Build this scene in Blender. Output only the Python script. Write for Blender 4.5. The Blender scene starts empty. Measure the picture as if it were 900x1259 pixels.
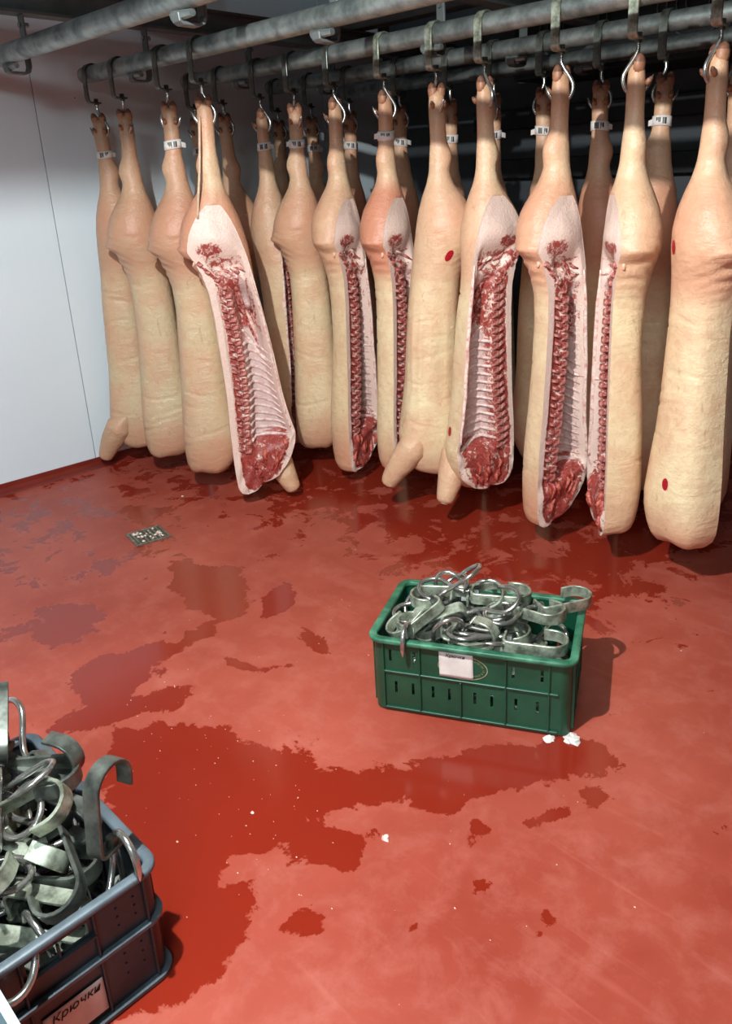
import bpy, bmesh, math, random
import numpy as np
from mathutils import Vector, Matrix, Quaternion

# ------------------------------------------------------------------ camera, light, exposure
scene = bpy.context.scene
COL = scene.collection
F_PX, PITCH, ROLL, YAW = 966.5, math.radians(18.98), math.radians(-2.075), math.radians(43.93)
CAM_H = 1.58
fw = Vector((-math.sin(YAW)*math.cos(PITCH), math.cos(YAW)*math.cos(PITCH), -math.sin(PITCH)))
rt = Vector((math.cos(YAW), math.sin(YAW), 0)); up = rt.cross(fw)
r2 = rt*math.cos(ROLL)+up*math.sin(ROLL); u2 = -rt*math.sin(ROLL)+up*math.cos(ROLL)
cd = bpy.data.cameras.new('camera'); cam = bpy.data.objects.new('camera', cd); COL.objects.link(cam)
mw = Matrix((r2, u2, -fw)).transposed().to_4x4(); mw.translation = (0, 0, CAM_H); cam.matrix_world = mw
cd.sensor_fit = 'VERTICAL'; cd.sensor_height = 24.0; cd.lens = F_PX/1259*24.0
cd.shift_x = -49.09/1259; cd.shift_y = -76.41/1259
cd.clip_start = .05; cd.clip_end = 60
scene.camera = cam
scene.view_settings.view_transform = 'Standard'; scene.view_settings.look = 'None'
scene.view_settings.gamma = 1; scene.view_settings.use_curve_mapping = False
scene.view_settings.exposure = 0.03

world = bpy.data.worlds.new('world'); scene.world = world; world.use_nodes = True
bg = world.node_tree.nodes['Background']; bg.inputs[0].default_value = (.70, .88, 1.0, 1); bg.inputs[1].default_value = .26

LAMP = Vector((-1.15, .25, 2.55))
ld = bpy.data.lights.new('ceiling_lamp_bulb', 'POINT'); ld.energy = 375; ld.color = (.97, 1.0, .99); ld.shadow_soft_size = .018
lo = bpy.data.objects.new('ceiling_lamp_bulb', ld); COL.objects.link(lo); lo.location = LAMP

PANEL = Vector((.75, -1.5, 2.75))
pd = bpy.data.lights.new('panel_fill_light', 'AREA'); pd.energy = 72; pd.color = (.82, .96, 1.0); pd.shape = 'RECTANGLE'; pd.size = 1.2; pd.size_y = .5  # unseen soft lamp added as fill from the viewer's side
po = bpy.data.objects.new('panel_fill_light', pd); COL.objects.link(po); po.location = PANEL
po.rotation_euler = (Vector((-2.0, 2.4, 1.2))-PANEL).to_track_quat('-Z', 'Y').to_euler()

# ------------------------------------------------------------------ helpers
def srgb(r, g, b):
    def f(c):
        c /= 255
        return c/12.92 if c <= .04045 else ((c+.055)/1.055)**2.4
    return (f(r), f(g), f(b), 1)

def tag(o, label=None, cat=None, group=None, kind=None):
    if label: o['label'] = label
    if cat: o['category'] = cat
    if group: o['group'] = group
    if kind: o['kind'] = kind
    return o

def empty(name, loc=(0, 0, 0), rz=0):
    o = bpy.data.objects.new(name, None); o.empty_display_size = .1; COL.objects.link(o)
    o.location = loc; o.rotation_euler = (0, 0, rz)
    return o

def link(name, me, mat=None, parent=None, smooth=False):
    if mat is not None and not me.materials: me.materials.append(mat)
    if smooth:
        me.polygons.foreach_set('use_smooth', [True]*len(me.polygons))
    o = bpy.data.objects.new(name, me); COL.objects.link(o)
    if parent: o.parent = parent
    return o

class MB:
    def __init__(s): s.v = []; s.f = []
    def add(s, vs, fs):
        n = len(s.v); s.v += [tuple(p) for p in vs]; s.f += [tuple(i+n for i in q) for q in fs]; return s
    def box(s, c, d, m=None):
        vs = [Vector((c[0]+d[0]*a/2, c[1]+d[1]*b/2, c[2]+d[2]*e/2)) for a in (-1, 1) for b in (-1, 1) for e in (-1, 1)]
        if m: vs = [m @ p for p in vs]
        return s.add(vs, [(0, 1, 3, 2), (4, 6, 7, 5), (0, 4, 5, 1), (2, 3, 7, 6), (0, 2, 6, 4), (1, 5, 7, 3)])
    def rbox(s, c, d, r, seg=3):
        """box with corners rounded in plan"""
        hx, hy, hz = d[0]/2, d[1]/2, d[2]/2; pts = []
        for cx, cy, a0 in ((hx-r, hy-r, 0), (-hx+r, hy-r, 90), (-hx+r, -hy+r, 180), (hx-r, -hy+r, 270)):
            for k in range(seg+1):
                a = math.radians(a0+90*k/seg); pts.append((c[0]+cx+r*math.cos(a), c[1]+cy+r*math.sin(a)))
        n = len(pts)
        vs = [(x, y, c[2]-hz) for x, y in pts]+[(x, y, c[2]+hz) for x, y in pts]
        fs = [(i, (i+1) % n, n+(i+1) % n, n+i) for i in range(n)]+[tuple(range(n-1, -1, -1)), tuple(range(n, 2*n))]
        return s.add(vs, fs)
    def tube(s, pts, rad, n=8, cap=True, flat=1.0):
        pts = [Vector(p) for p in pts]
        if not hasattr(rad, '__len__'): rad = [rad]*len(pts)
        vs = []; prev = None
        for i, p in enumerate(pts):
            t = (pts[min(i+1, len(pts)-1)]-pts[max(i-1, 0)]).normalized()
            if prev is None:
                a = Vector((0, 0, 1)) if abs(t.z) < .9 else Vector((1, 0, 0))
                nrm = (a-t*a.dot(t)).normalized()
            else:
                nrm = (prev-t*prev.dot(t)).normalized()
            prev = nrm; bn = t.cross(nrm)
            for k in range(n):
                a = 2*math.pi*k/n
                vs.append(p+(nrm*math.cos(a)*flat+bn*math.sin(a))*rad[i])
        fs = []
        for i in range(len(pts)-1):
            for k in range(n):
                fs.append((i*n+k, i*n+(k+1) % n, (i+1)*n+(k+1) % n, (i+1)*n+k))
        if cap:
            fs.append(tuple(range(n-1, -1, -1))); fs.append(tuple(range((len(pts)-1)*n, len(pts)*n)))
        return s.add(vs, fs)
    def mesh(s, name):
        me = bpy.data.meshes.new(name); me.from_pydata(s.v, [], s.f); me.update(); return me
    def build(s, name, mat=None, parent=None, smooth=False):
        return link(name, s.mesh(name), mat, parent, smooth)

def smooth_by_angle(o, deg=35):
    me = o.data
    me.polygons.foreach_set('use_smooth', [True]*len(me.polygons))
    try: me.set_sharp_from_angle(angle=math.radians(deg))
    except Exception: pass
    return o

def bevel(o, w, seg=2, ang=40):
    m = o.modifiers.new('bevel', 'BEVEL'); m.width = w; m.segments = seg; m.limit_method = 'ANGLE'; m.angle_limit = math.radians(ang)
    return o

# ------------------------------------------------------------------ materials
def newmat(name):
    m = bpy.data.materials.new(name); m.use_nodes = True
    nt = m.node_tree; return m, nt, nt.nodes, nt.links, nt.nodes['Principled BSDF']

def noise(N, L, scale, detail=4, rough=.6, coord='Object', vec=None, dist=0):
    if vec is None:
        tc = N.new('ShaderNodeTexCoord'); vec = tc.outputs[coord]
    n = N.new('ShaderNodeTexNoise'); n.inputs['Scale'].default_value = scale; n.inputs['Detail'].default_value = detail
    n.inputs['Roughness'].default_value = rough; n.inputs['Distortion'].default_value = dist
    L.new(vec, n.inputs['Vector']); return n

def ramp(N, L, src, stops):
    r = N.new('ShaderNodeValToRGB'); e = r.color_ramp.elements
    while len(e) < len(stops): e.new(.5)
    for i, (p, c) in enumerate(stops):
        e[i].position = p; e[i].color = c if len(c) == 4 else (*c, 1)
    L.new(src, r.inputs[0]); return r

def mix(N, L, fac, a, b, mode='MIX'):
    m = N.new('ShaderNodeMix'); m.data_type = 'RGBA'; m.blend_type = mode
    for sock, val in ((m.inputs[0], fac), (m.inputs[6], a), (m.inputs[7], b)):
        if isinstance(val, (int, float)): sock.default_value = val
        elif isinstance(val, tuple): sock.default_value = val
        else: L.new(val, sock)
    return m.outputs[2]

def math_n(N, L, op, a, b=None, c=None):
    m = N.new('ShaderNodeMath'); m.operation = op
    for i, v in enumerate((a, b, c)):
        if v is None: continue
        if isinstance(v, (int, float)): m.inputs[i].default_value = v
        else: L.new(v, m.inputs[i])
    return m.outputs[0]

def bump(N, L, P, h, strength=.3, dist=.01):
    b = N.new('ShaderNodeBump'); b.inputs['Strength'].default_value = strength; b.inputs['Distance'].default_value = dist
    L.new(h, b.inputs['Height']); L.new(b.outputs[0], P.inputs['Normal'])

def mottled(name, c1, c2, scale, rough=.5, metal=0, bmp=.15, bscale=None, bdist=.004, lo=.35, hi=.65, rough2=None):
    m, nt, N, L, P = newmat(name)
    n = noise(N, L, scale)
    r = ramp(N, L, n.outputs[0], [(lo, c1), (hi, c2)]); L.new(r.outputs[0], P.inputs['Base Color'])
    P.inputs['Roughness'].default_value = rough; P.inputs['Metallic'].default_value = metal
    if rough2 is not None:
        rr = ramp(N, L, n.outputs[0], [(lo, (rough,)*3), (hi, (rough2,)*3)]); L.new(rr.outputs[0], P.inputs['Roughness'])
    if bmp:
        n2 = noise(N, L, bscale or scale*4, 3); bump(N, L, P, n2.outputs[0], bmp, bdist)
    return m

M = {}
M['wall'] = None
def wall_mat():
    m, nt, N, L, P = newmat('white_panel')
    n = noise(N, L, 1.3, 5); c = mix(N, L, n.outputs[0], srgb(216, 232, 240), srgb(230, 241, 247))
    tc = N.new('ShaderNodeTexCoord'); v = N.new('ShaderNodeTexVoronoi'); v.inputs['Scale'].default_value = 9
    L.new(tc.outputs['Object'], v.inputs['Vector'])
    n2 = noise(N, L, 1.1, 2)
    dots = math_n(N, L, 'LESS_THAN', v.outputs['Distance'], .032)
    gate = math_n(N, L, 'GREATER_THAN', n2.outputs[0], .56)
    d = math_n(N, L, 'MULTIPLY', dots, gate)
    L.new(mix(N, L, d, c, srgb(70, 70, 72)), P.inputs['Base Color'])
    P.inputs['Roughness'].default_value = .42
    w = N.new('ShaderNodeTexWave'); w.wave_type = 'BANDS'; w.bands_direction = 'Y'; w.inputs['Scale'].default_value = 6; w.inputs['Distortion'].default_value = .2
    L.new(tc.outputs['Object'], w.inputs['Vector']); bump(N, L, P, w.outputs[0], .06, .003)
    return m
M['wall'] = wall_mat()
M['ceiling'] = mottled('ceiling_panel', srgb(62, 66, 68), srgb(74, 78, 80), 2, .5, 0, 0)
M['dark_wall'] = mottled('grey_panel', srgb(66, 72, 76), srgb(78, 84, 88), 1.5, .5, 0, 0)
M['cove'] = mottled('red_cove', srgb(112, 36, 27), srgb(128, 44, 34), 5, .3, 0, .1)
M['galv'] = mottled('galvanised_pipe', srgb(112, 122, 120), srgb(165, 174, 170), 14, .42, .75, .12, 60, .002)
M['beam'] = mottled('painted_beam', srgb(92, 98, 98), srgb(112, 118, 118), 6, .5, .3, .1)
M['strap'] = mottled('worn_zinc_strap', srgb(112, 117, 102), srgb(182, 190, 172), 26, .40, .5, .25, 90, .0015, .38, .6)
M['strap_dark'] = mottled('dark_steel_strap', srgb(62, 65, 60), srgb(128, 134, 126), 18, .36, .55, .25, 80, .0015, .35, .7)
M['rod'] = mottled('polished_rod', srgb(150, 149, 144), srgb(200, 198, 192), 25, .24, .85, .06, 60, .001)
M['green'] = mottled('green_plastic', srgb(14, 62, 44), srgb(24, 78, 56), 7, .38, 0, .08, 60, .002)
M['green_rim'] = mottled('scuffed_green_plastic', srgb(30, 88, 64), srgb(78, 140, 110), 16, .45, 0, .15, 60, .002, .42, .7)
M['black'] = mottled('dark_plastic', srgb(28, 33, 38), srgb(42, 48, 54), 8, .38, 0, .1, 60, .002)
M['black_rim'] = mottled('scuffed_dark_plastic', srgb(58, 68, 76), srgb(88, 100, 108), 12, .45, 0, .15, 60, .002)
M['paper'] = mottled('paper', srgb(214, 205, 200), srgb(232, 226, 220), 14, .7, 0, .08)
M['ink'] = mottled('black_ink', srgb(18, 18, 18), srgb(30, 28, 28), 30, .6, 0, 0)
M['logo'] = mottled('faded_print', srgb(140, 130, 95), srgb(190, 178, 140), 60, .6, 0, 0)
M['stamp'] = mottled('red_stamp_ink', srgb(190, 22, 40), srgb(150, 12, 28), 160, .35, 0, .3, 200, .002)
M['hoof'] = mottled('toe_skin', srgb(176, 128, 98), srgb(140, 92, 68), 30, .5, 0, .25, 120, .003)
M['hoof_dark'] = mottled('toe_tip', srgb(96, 62, 48), srgb(140, 96, 74), 40, .5, 0, .25, 120, .003)
M['cord'] = mottled('pale_sinew', srgb(222, 196, 168), srgb(200, 165, 135), 40, .5, 0, .1)
M['pale_plastic'] = mottled('pale_blue_plastic', srgb(176, 196, 204), srgb(190, 208, 214), 5, .4, 0, .05)
M['grate'] = mottled('drain_steel', srgb(96, 94, 84), srgb(160, 158, 146), 60, .4, .7, .3, 150, .003)
M['grime'] = mottled('drain_grime', srgb(44, 44, 34), srgb(96, 92, 74), 90, .5, 0, .6, 160, .006)
M['fat_scrap'] = mottled('fat_scrap', srgb(232, 218, 208), srgb(215, 190, 176), 40, .4, 0, .2)
M['dark'] = mottled('dark_unit', srgb(40, 44, 46), srgb(52, 56, 58), 8, .5, .2, 0)

def skin_mat():
    m, nt, N, L, P = newmat('pig_skin')
    at = N.new('ShaderNodeAttribute'); at.attribute_name = 'Col'
    n = noise(N, L, 5, 5, .6); n2 = noise(N, L, 28, 4, .65); n3 = noise(N, L, 90, 3, .6)
    c = mix(N, L, ramp(N, L, n.outputs[0], [(.40, (0,)*3), (.72, (.50,)*3)]).outputs[0], at.outputs[0], srgb(208, 134, 106))
    c = mix(N, L, ramp(N, L, n2.outputs[0], [(.46, (0,)*3), (.80, (.36,)*3)]).outputs[0], c, srgb(190, 134, 100))
    # fine scratches and hairs
    tc = N.new('ShaderNodeTexCoord'); mp = N.new('ShaderNodeMapping'); mp.inputs['Scale'].default_value = (34, 34, 9)
    L.new(tc.outputs['Object'], mp.inputs[0])
    n4 = noise(N, L, 1.0, 3, .6, vec=mp.outputs[0], dist=.8)
    c = mix(N, L, ramp(N, L, n4.outputs[0], [(.66, (0,)*3), (.72, (.30,)*3)]).outputs[0], c, srgb(165, 100, 74))
    L.new(c, P.inputs['Base Color'])
    P.inputs['Roughness'].default_value = .46
    P.inputs['Subsurface Weight'].default_value = .0
    mp2 = N.new('ShaderNodeMapping'); mp2.inputs['Scale'].default_value = (9, 9, 20); L.new(tc.outputs['Object'], mp2.inputs[0])
    n6 = noise(N, L, 1.0, 4, .6, vec=mp2.outputs[0], dist=.5)
    h = math_n(N, L, 'ADD', math_n(N, L, 'ADD', n2.outputs[0], math_n(N, L, 'MULTIPLY', n6.outputs[0], 1.6)), math_n(N, L, 'MULTIPLY', n3.outputs[0], .35))
    bump(N, L, P, h, .48, .008)
    return m
M['skin'] = skin_mat()

def cut_mat():
    """R = lean meat, G = pale membrane, B = dark red"""
    m, nt, N, L, P = newmat('cut_meat')
    at = N.new('ShaderNodeAttribute'); at.attribute_name = 'Col'
    sp = N.new('ShaderNodeSeparateColor'); L.new(at.outputs[0], sp.inputs[0])
    na = noise(N, L, 38, 5, .65, dist=.6); nb = noise(N, L, 110, 4, .6)
    nn = math_n(N, L, 'ADD', math_n(N, L, 'MULTIPLY', math_n(N, L, 'SUBTRACT', na.outputs[0], .5), 1.5), math_n(N, L, 'MULTIPLY', math_n(N, L, 'SUBTRACT', nb.outputs[0], .5), .7))
    fatc = mix(N, L, nb.outputs[0], srgb(236, 218, 206), srgb(222, 182, 166))
    meatc = mix(N, L, ramp(N, L, nb.outputs[0], [(.35, (0,)*3), (.65, (1,)*3)]).outputs[0], srgb(126, 36, 34), srgb(178, 84, 74))
    memb = mix(N, L, na.outputs[0], srgb(176, 140, 138), srgb(232, 214, 206))
    def sh(x, k=1.0):
        s = math_n(N, L, 'ADD', x, math_n(N, L, 'MULTIPLY', nn, k)); r = ramp(N, L, s, [(.40, (0,)*3), (.60, (1,)*3)]); return r.outputs[0]
    c = mix(N, L, sh(sp.outputs[0]), fatc, meatc)
    c = mix(N, L, sh(sp.outputs[1], .8), c, memb)
    c = mix(N, L, sh(sp.outputs[2], .9), c, srgb(70, 16, 18))
    L.new(c, P.inputs['Base Color'])
    P.inputs['Roughness'].default_value = .34
    bump(N, L, P, math_n(N, L, 'ADD', na.outputs[0], nb.outputs[0]), .45, .006)
    return m
M['cut'] = cut_mat()
M['rib'] = mottled('rib_membrane', srgb(234, 214, 206), srgb(196, 150, 144), 45, .32, 0, .2, 90, .003)
M['bone'] = mottled('red_bone', srgb(130, 38, 36), srgb(214, 150, 138), 60, .38, 0, .3, 140, .003, .40, .64)
M['fat_lump'] = mottled('fat_and_membrane', srgb(236, 212, 200), srgb(206, 140, 128), 50, .34, 0, .5, 90, .005, .45, .68)
M['tail'] = mottled('tail_end', srgb(222, 170, 140), srgb(226, 196, 178), 40, .45, 0, .2)
M['neck'] = mottled('neck_meat', srgb(140, 30, 28), srgb(206, 110, 92), 45, .34, 0, .6, 80, .01)

def floor_mat():
    m, nt, N, L, P = newmat('red_epoxy_floor')
    tc = N.new('ShaderNodeTexCoord'); obj = tc.outputs['Object']
    at = N.new('ShaderNodeAttribute'); at.attribute_name = 'wet'
    n1 = noise(N, L, 5.5, 6, .66, vec=obj, dist=.5); n2 = noise(N, L, 1.4, 5, .6, vec=obj); n3 = noise(N, L, 40, 4, .6, vec=obj)
    mp = N.new('ShaderNodeMapping'); mp.inputs['Rotation'].default_value = (0, 0, .75); mp.inputs['Scale'].default_value = (2.2, 30, 1)
    L.new(obj, mp.inputs[0]); n4 = noise(N, L, 1.0, 4, .6, vec=mp.outputs[0], dist=.4)
    n5 = noise(N, L, 9, 6, .72, vec=obj, dist=.25)
    w = math_n(N, L, 'ADD', at.outputs['Fac'], math_n(N, L, 'ADD', math_n(N, L, 'MULTIPLY', math_n(N, L, 'SUBTRACT', n1.outputs[0], .5), 1.45), math_n(N, L, 'MULTIPLY', math_n(N, L, 'SUBTRACT', n5.outputs[0], .5), .45)))
    wet = ramp(N, L, w, [(.47, (0,)*3), (.53, (1,)*3)]).outputs[0]
    dry = mix(N, L, ramp(N, L, n2.outputs[0], [(.35, (0,)*3), (.68, (1,)*3)]).outputs[0], srgb(148, 58, 43), srgb(174, 82, 66))
    dry = mix(N, L, ramp(N, L, n5.outputs[0], [(.46, (0,)*3), (.78, (.42,)*3)]).outputs[0], dry, srgb(196, 120, 106))
    dry = mix(N, L, ramp(N, L, n4.outputs[0], [(.60, (0,)*3), (.74, (.20,)*3)]).outputs[0], dry, srgb(196, 116, 103))
    wc = mix(N, L, n2.outputs[0], srgb(127, 34, 20), srgb(143, 43, 27))
    L.new(mix(N, L, wet, dry, wc), P.inputs['Base Color'])
    rr = mix(N, L, wet, ramp(N, L, n5.outputs[0], [(.3, (.38,)*3), (.7, (.52,)*3)]).outputs[0], (.13, .13, .13, 1))
    L.new(rr, P.inputs['Roughness'])
    L.new(mix(N, L, wet, (.32, .32, .32, 1), (.5, .5, .5, 1)), P.inputs['Specular IOR Level'])
    hb = math_n(N, L, 'ADD', math_n(N, L, 'MULTIPLY', n3.outputs[0], math_n(N, L, 'SUBTRACT', 1.0, wet)), math_n(N, L, 'MULTIPLY', wet, .35))
    bump(N, L, P, hb, .18, .002)
    return m
M['floor'] = floor_mat()

# ------------------------------------------------------------------ the room
XW, YB, YF, XR, ZC = -4.47, 4.55, -3.6, 3.2, 3.25
RAIL_Z = 2.15

def struct(o): o['kind'] = 'structure'; return o

WET = [
    [(-1.98, 0.92), (-1.84, 1.04), (-1.69, 1.07), (-1.46, 1.12), (-1.27, 1.31), (-1.10, 1.57), (-0.91, 1.73), (-0.81, 1.70), (-0.91, 1.57), (-0.99, 1.42), (-1.09, 1.32), (-1.08, 1.23), (-1.21, 1.24), (-1.27, 1.14), (-1.32, 1.06), (-1.35, 0.99), (-1.30, 0.99), (-1.18, 1.08), (-1.17, 1.04), (-1.16, 0.96), (-1.29, 0.86), (-1.32, 0.90), (-1.38, 0.78), (-1.35, 0.68), (-1.30, 0.76), (-1.22, 0.69), (-1.17, 0.55), (-1.19, 0.46), (-1.24, 0.37), (-2.10, 0.82)],
    [(-2.97, 1.55), (-2.67, 1.70), (-2.34, 1.49), (-2.37, 1.39), (-2.30, 1.34), (-2.31, 1.18), (-2.34, 1.13), (-2.27, 1.06), (-2.21, 0.95), (-2.23, 0.86), (-2.28, 0.84), (-2.43, 0.83), (-2.52, 0.94), (-2.44, 1.08), (-2.36, 1.21), (-2.40, 1.34), (-2.40, 1.40), (-2.61, 1.39), (-2.76, 1.44)],
    [(-3.00, 0.98), (-2.88, 1.16), (-2.67, 1.06), (-2.66, 0.92), (-2.76, 0.87)],
    [(-2.23, 0.86), (-2.13, 1.06), (-2.10, 1.15), (-2.05, 1.01), (-2.11, 0.85), (-2.13, 0.76), (-2.23, 0.67)],
    [(-2.38, 1.62), (-2.43, 1.76), (-2.29, 1.74), (-2.24, 1.61), (-2.26, 1.52)],
    [(-2.10, 1.58), (-2.01, 1.58), (-1.87, 1.53), (-1.90, 1.50), (-2.00, 1.51)],
    [(-2.17, 1.26), (-2.00, 1.31), (-1.93, 1.43), (-1.91, 1.40), (-1.98, 1.29), (-2.10, 1.25)],
    [(-0.91, 1.11), (-0.87, 1.13), (-0.85, 1.09), (-0.88, 1.08)],
    [(-0.94, 1.33), (-0.86, 1.46), (-0.84, 1.45), (-0.90, 1.33)],
    [(-1.03, 1.25), (-1.02, 1.27), (-0.96, 1.27), (-0.98, 1.21)],
    [(-1.13, 0.79), (-1.11, 0.81), (-1.09, 0.78), (-1.14, 0.73), (-1.15, 0.74)],
    [(-0.94, 0.92), (-0.94, 0.96), (-0.93, 1.00), (-0.93, 0.97), (-0.92, 0.94), (-0.89, 0.92), (-0.92, 0.91)],
    [(-0.73, 1.15), (-0.71, 1.15), (-0.70, 1.10), (-0.73, 1.07), (-0.71, 1.11)],
    [(-0.88, 1.55), (-0.82, 1.55), (-0.82, 1.51), (-0.86, 1.52)],
    [(-0.56, 1.63), (-0.54, 1.69), (-0.52, 1.66), (-0.54, 1.60)],
    [(-1.09, 1.55), (-1.04, 1.67), (-0.91, 1.74), (-0.95, 1.60)],
]
def poly_sdf(X, Y, poly):
    P = np.array(poly); Q = np.roll(P, -1, 0)
    d = np.full(X.shape, 1e9); inside = np.zeros(X.shape, bool)
    for (x0, y0), (x1, y1) in zip(P, Q):
        ex, ey = x1-x0, y1-y0; l2 = ex*ex+ey*ey+1e-12
        t = np.clip(((X-x0)*ex+(Y-y0)*ey)/l2, 0, 1)
        d = np.minimum(d, np.hypot(X-x0-t*ex, Y-y0-t*ey))
        cond = ((y0 > Y) != (y1 > Y)) & (X < (x1-x0)*(Y-y0)/(y1-y0+1e-12)+x0)
        inside ^= cond
    return np.where(inside, d, -d)

def grid_mesh(name, V, nx, ny):
    """V: (nx*ny,3) rows of ny"""
    i, j = np.meshgrid(np.arange(nx-1), np.arange(ny-1), indexing='ij')
    a = (i*ny+j).ravel(); F = np.stack([a, a+ny, a+ny+1, a+1], 1)
    me = bpy.data.meshes.new(name)
    me.vertices.add(len(V)); me.vertices.foreach_set('co', np.asarray(V, np.float32).ravel())
    me.loops.add(F.size); me.loops.foreach_set('vertex_index', F.ravel().astype(np.int32))
    me.polygons.add(len(F)); me.polygons.foreach_set('loop_start', np.arange(0, F.size, 4, dtype=np.int32))
    me.update(calc_edges=True); me.validate()
    return me

def build_floor():
    xs = np.concatenate([np.arange(XW, -.3, .022), np.linspace(-.28, XR, 24)])
    ys = np.concatenate([np.linspace(YF, .1, 24)[:-1], np.arange(.1, 2.6, .022), np.linspace(2.62, YB, 20)])
    X, Y = np.meshgrid(xs, ys, indexing='ij')
    me = grid_mesh('floor', np.stack([X, Y, X*0], -1).reshape(-1, 3), len(xs), len(ys))
    wet = np.full(X.shape, .24)
    for k, p in enumerate(WET):
        s = poly_sdf(X, Y, p); big = k < 4
        w = np.clip(.5+s/(.10 if big else .05), 0, 1)
        wet = np.maximum(wet, .24+(.66 if big else .56)*w)
    # the strip under the row of carcasses is made darker and glossier
    under = np.clip((Y-1.9)/.5, 0, 1)*np.clip((-1.0-X)/.4, 0, 1); wet = np.maximum(wet, .24+.34*under)
    wet = np.maximum(wet, .24+.2*np.clip((-2.6-X)/.8, 0, 1))
    at = me.attributes.new('wet', 'FLOAT', 'POINT'); at.data.foreach_set('value', wet.ravel().astype(np.float32))
    o = link('floor', me, M['floor']); struct(o)
build_floor()

wl = struct(MB().box((XW-.06, (YB+YF)/2, ZC/2), (.1, YB-YF, ZC)).build('wall_left', M['dark_wall']))
edges = [YF+.01, -2.06, -1.06, -.06, .94, 1.94, 2.94, 3.94, YB]
for a, b in zip(edges[:-1], edges[1:]):
    o = MB().box((XW-.006, (a+b)/2, (ZC+.05)/2), (.012, b-a-.005, ZC-.05)).build('panel', M['wall'], wl); bevel(o, .002, 1)
def cove(name, pts, parent=None):
    mb = MB(); prof = [(.0, .055), (.006, .055), (.009, .03), (.022, .011), (.05, .001), (.05, 0.0), (0, 0)]
    vs = []; (x0, y0), (x1, y1) = pts; nx, ny = (y1-y0), -(x1-x0); l = math.hypot(nx, ny); nx /= l; ny /= l
    for (x, y) in pts:
        for u, z in prof: vs.append((x+nx*u, y+ny*u, z))
    n = len(prof); mb.add(vs, [(i, (i+1) % n, n+(i+1) % n, n+i) for i in range(n)]+[tuple(range(n)), tuple(range(2*n-1, n-1, -1))])
    return struct(mb.build(name, M['cove'], parent))
cove('baseboard_left', [(XW, YF), (XW, YB)])
wb = struct(MB().box(((XW+XR)/2, YB+.05, ZC/2), (XR-XW+.2, .1, ZC)).build('wall_back', M['dark_wall']))
cove('baseboard_back', [(XW, YB), (XR, YB)])
struct(MB().box((XR+.05, (YB+YF)/2, ZC/2), (.1, YB-YF, ZC)).build('wall_right', M['dark_wall']))
struct(MB().box(((XW+XR)/2, (YB+YF)/2, ZC+.05), (XR-XW+.2, YB-YF+.2, .1)).build('ceiling', M['ceiling']))

# lamp: added unseen housing, its rim shaped to cut the light off below the horizontal
def hanging_lamp():
    t = empty('hanging_lamp', (LAMP.x, LAMP.y, ZC)); tag(t, 'unseen lamp housing on rods, added with a rim shaped to cut off light', 'lamp')
    h = .35; zl = LAMP.z-ZC; zt = zl+.10; w = MB()
    for (cx, cy, dx, dy, drop) in ((-h, 0, .006, 2*h, .102), (h, 0, .006, 2*h, .06), (0, -h, 2*h, .006, .06), (0, h, 2*h, .006, .034)):
        w.box((cx, cy, (zt+zl-drop)/2), (dx, dy, zt-zl+drop))
    w.box((0, 0, zt), (2*h, 2*h, .006)); w.build('housing', M['beam'], t)
    MB().tube([(0, 0, zt), (0, 0, zl+.03)], .018, 10).build('socket', M['dark'], t)
    for sx in (-1, 1): MB().tube([(sx*.25, 0, zt), (sx*.25, 0, 0)], .006, 8).build('rod', M['galv'], t)
hanging_lamp()
def panel_fill_lamp():
    t = empty('panel_fill_lamp', PANEL); t.rotation_euler = po.rotation_euler; tag(t, 'added fill lamp in a metal frame, unseen high behind the viewer', 'lamp')
    f = MB()
    for c, d in (((0, .28, .02), (1.3, .03, .05)), ((0, -.28, .02), (1.3, .03, .05)), ((.635, 0, .02), (.03, .56, .05)), ((-.635, 0, .02), (.03, .56, .05))): f.box(c, d)
    f.box((0, 0, .05), (1.3, .59, .01)); f.build('frame', M['beam'], t)
    iq = po.rotation_euler.to_quaternion().inverted(); h = ZC-PANEL.z
    for sx in (-.4, .4):
        b = Vector((sx, 0, .05)); MB().tube([b, b+iq @ Vector((0, 0, h-.05))], .006, 8).build('rod', M['galv'], t)
panel_fill_lamp()

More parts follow.
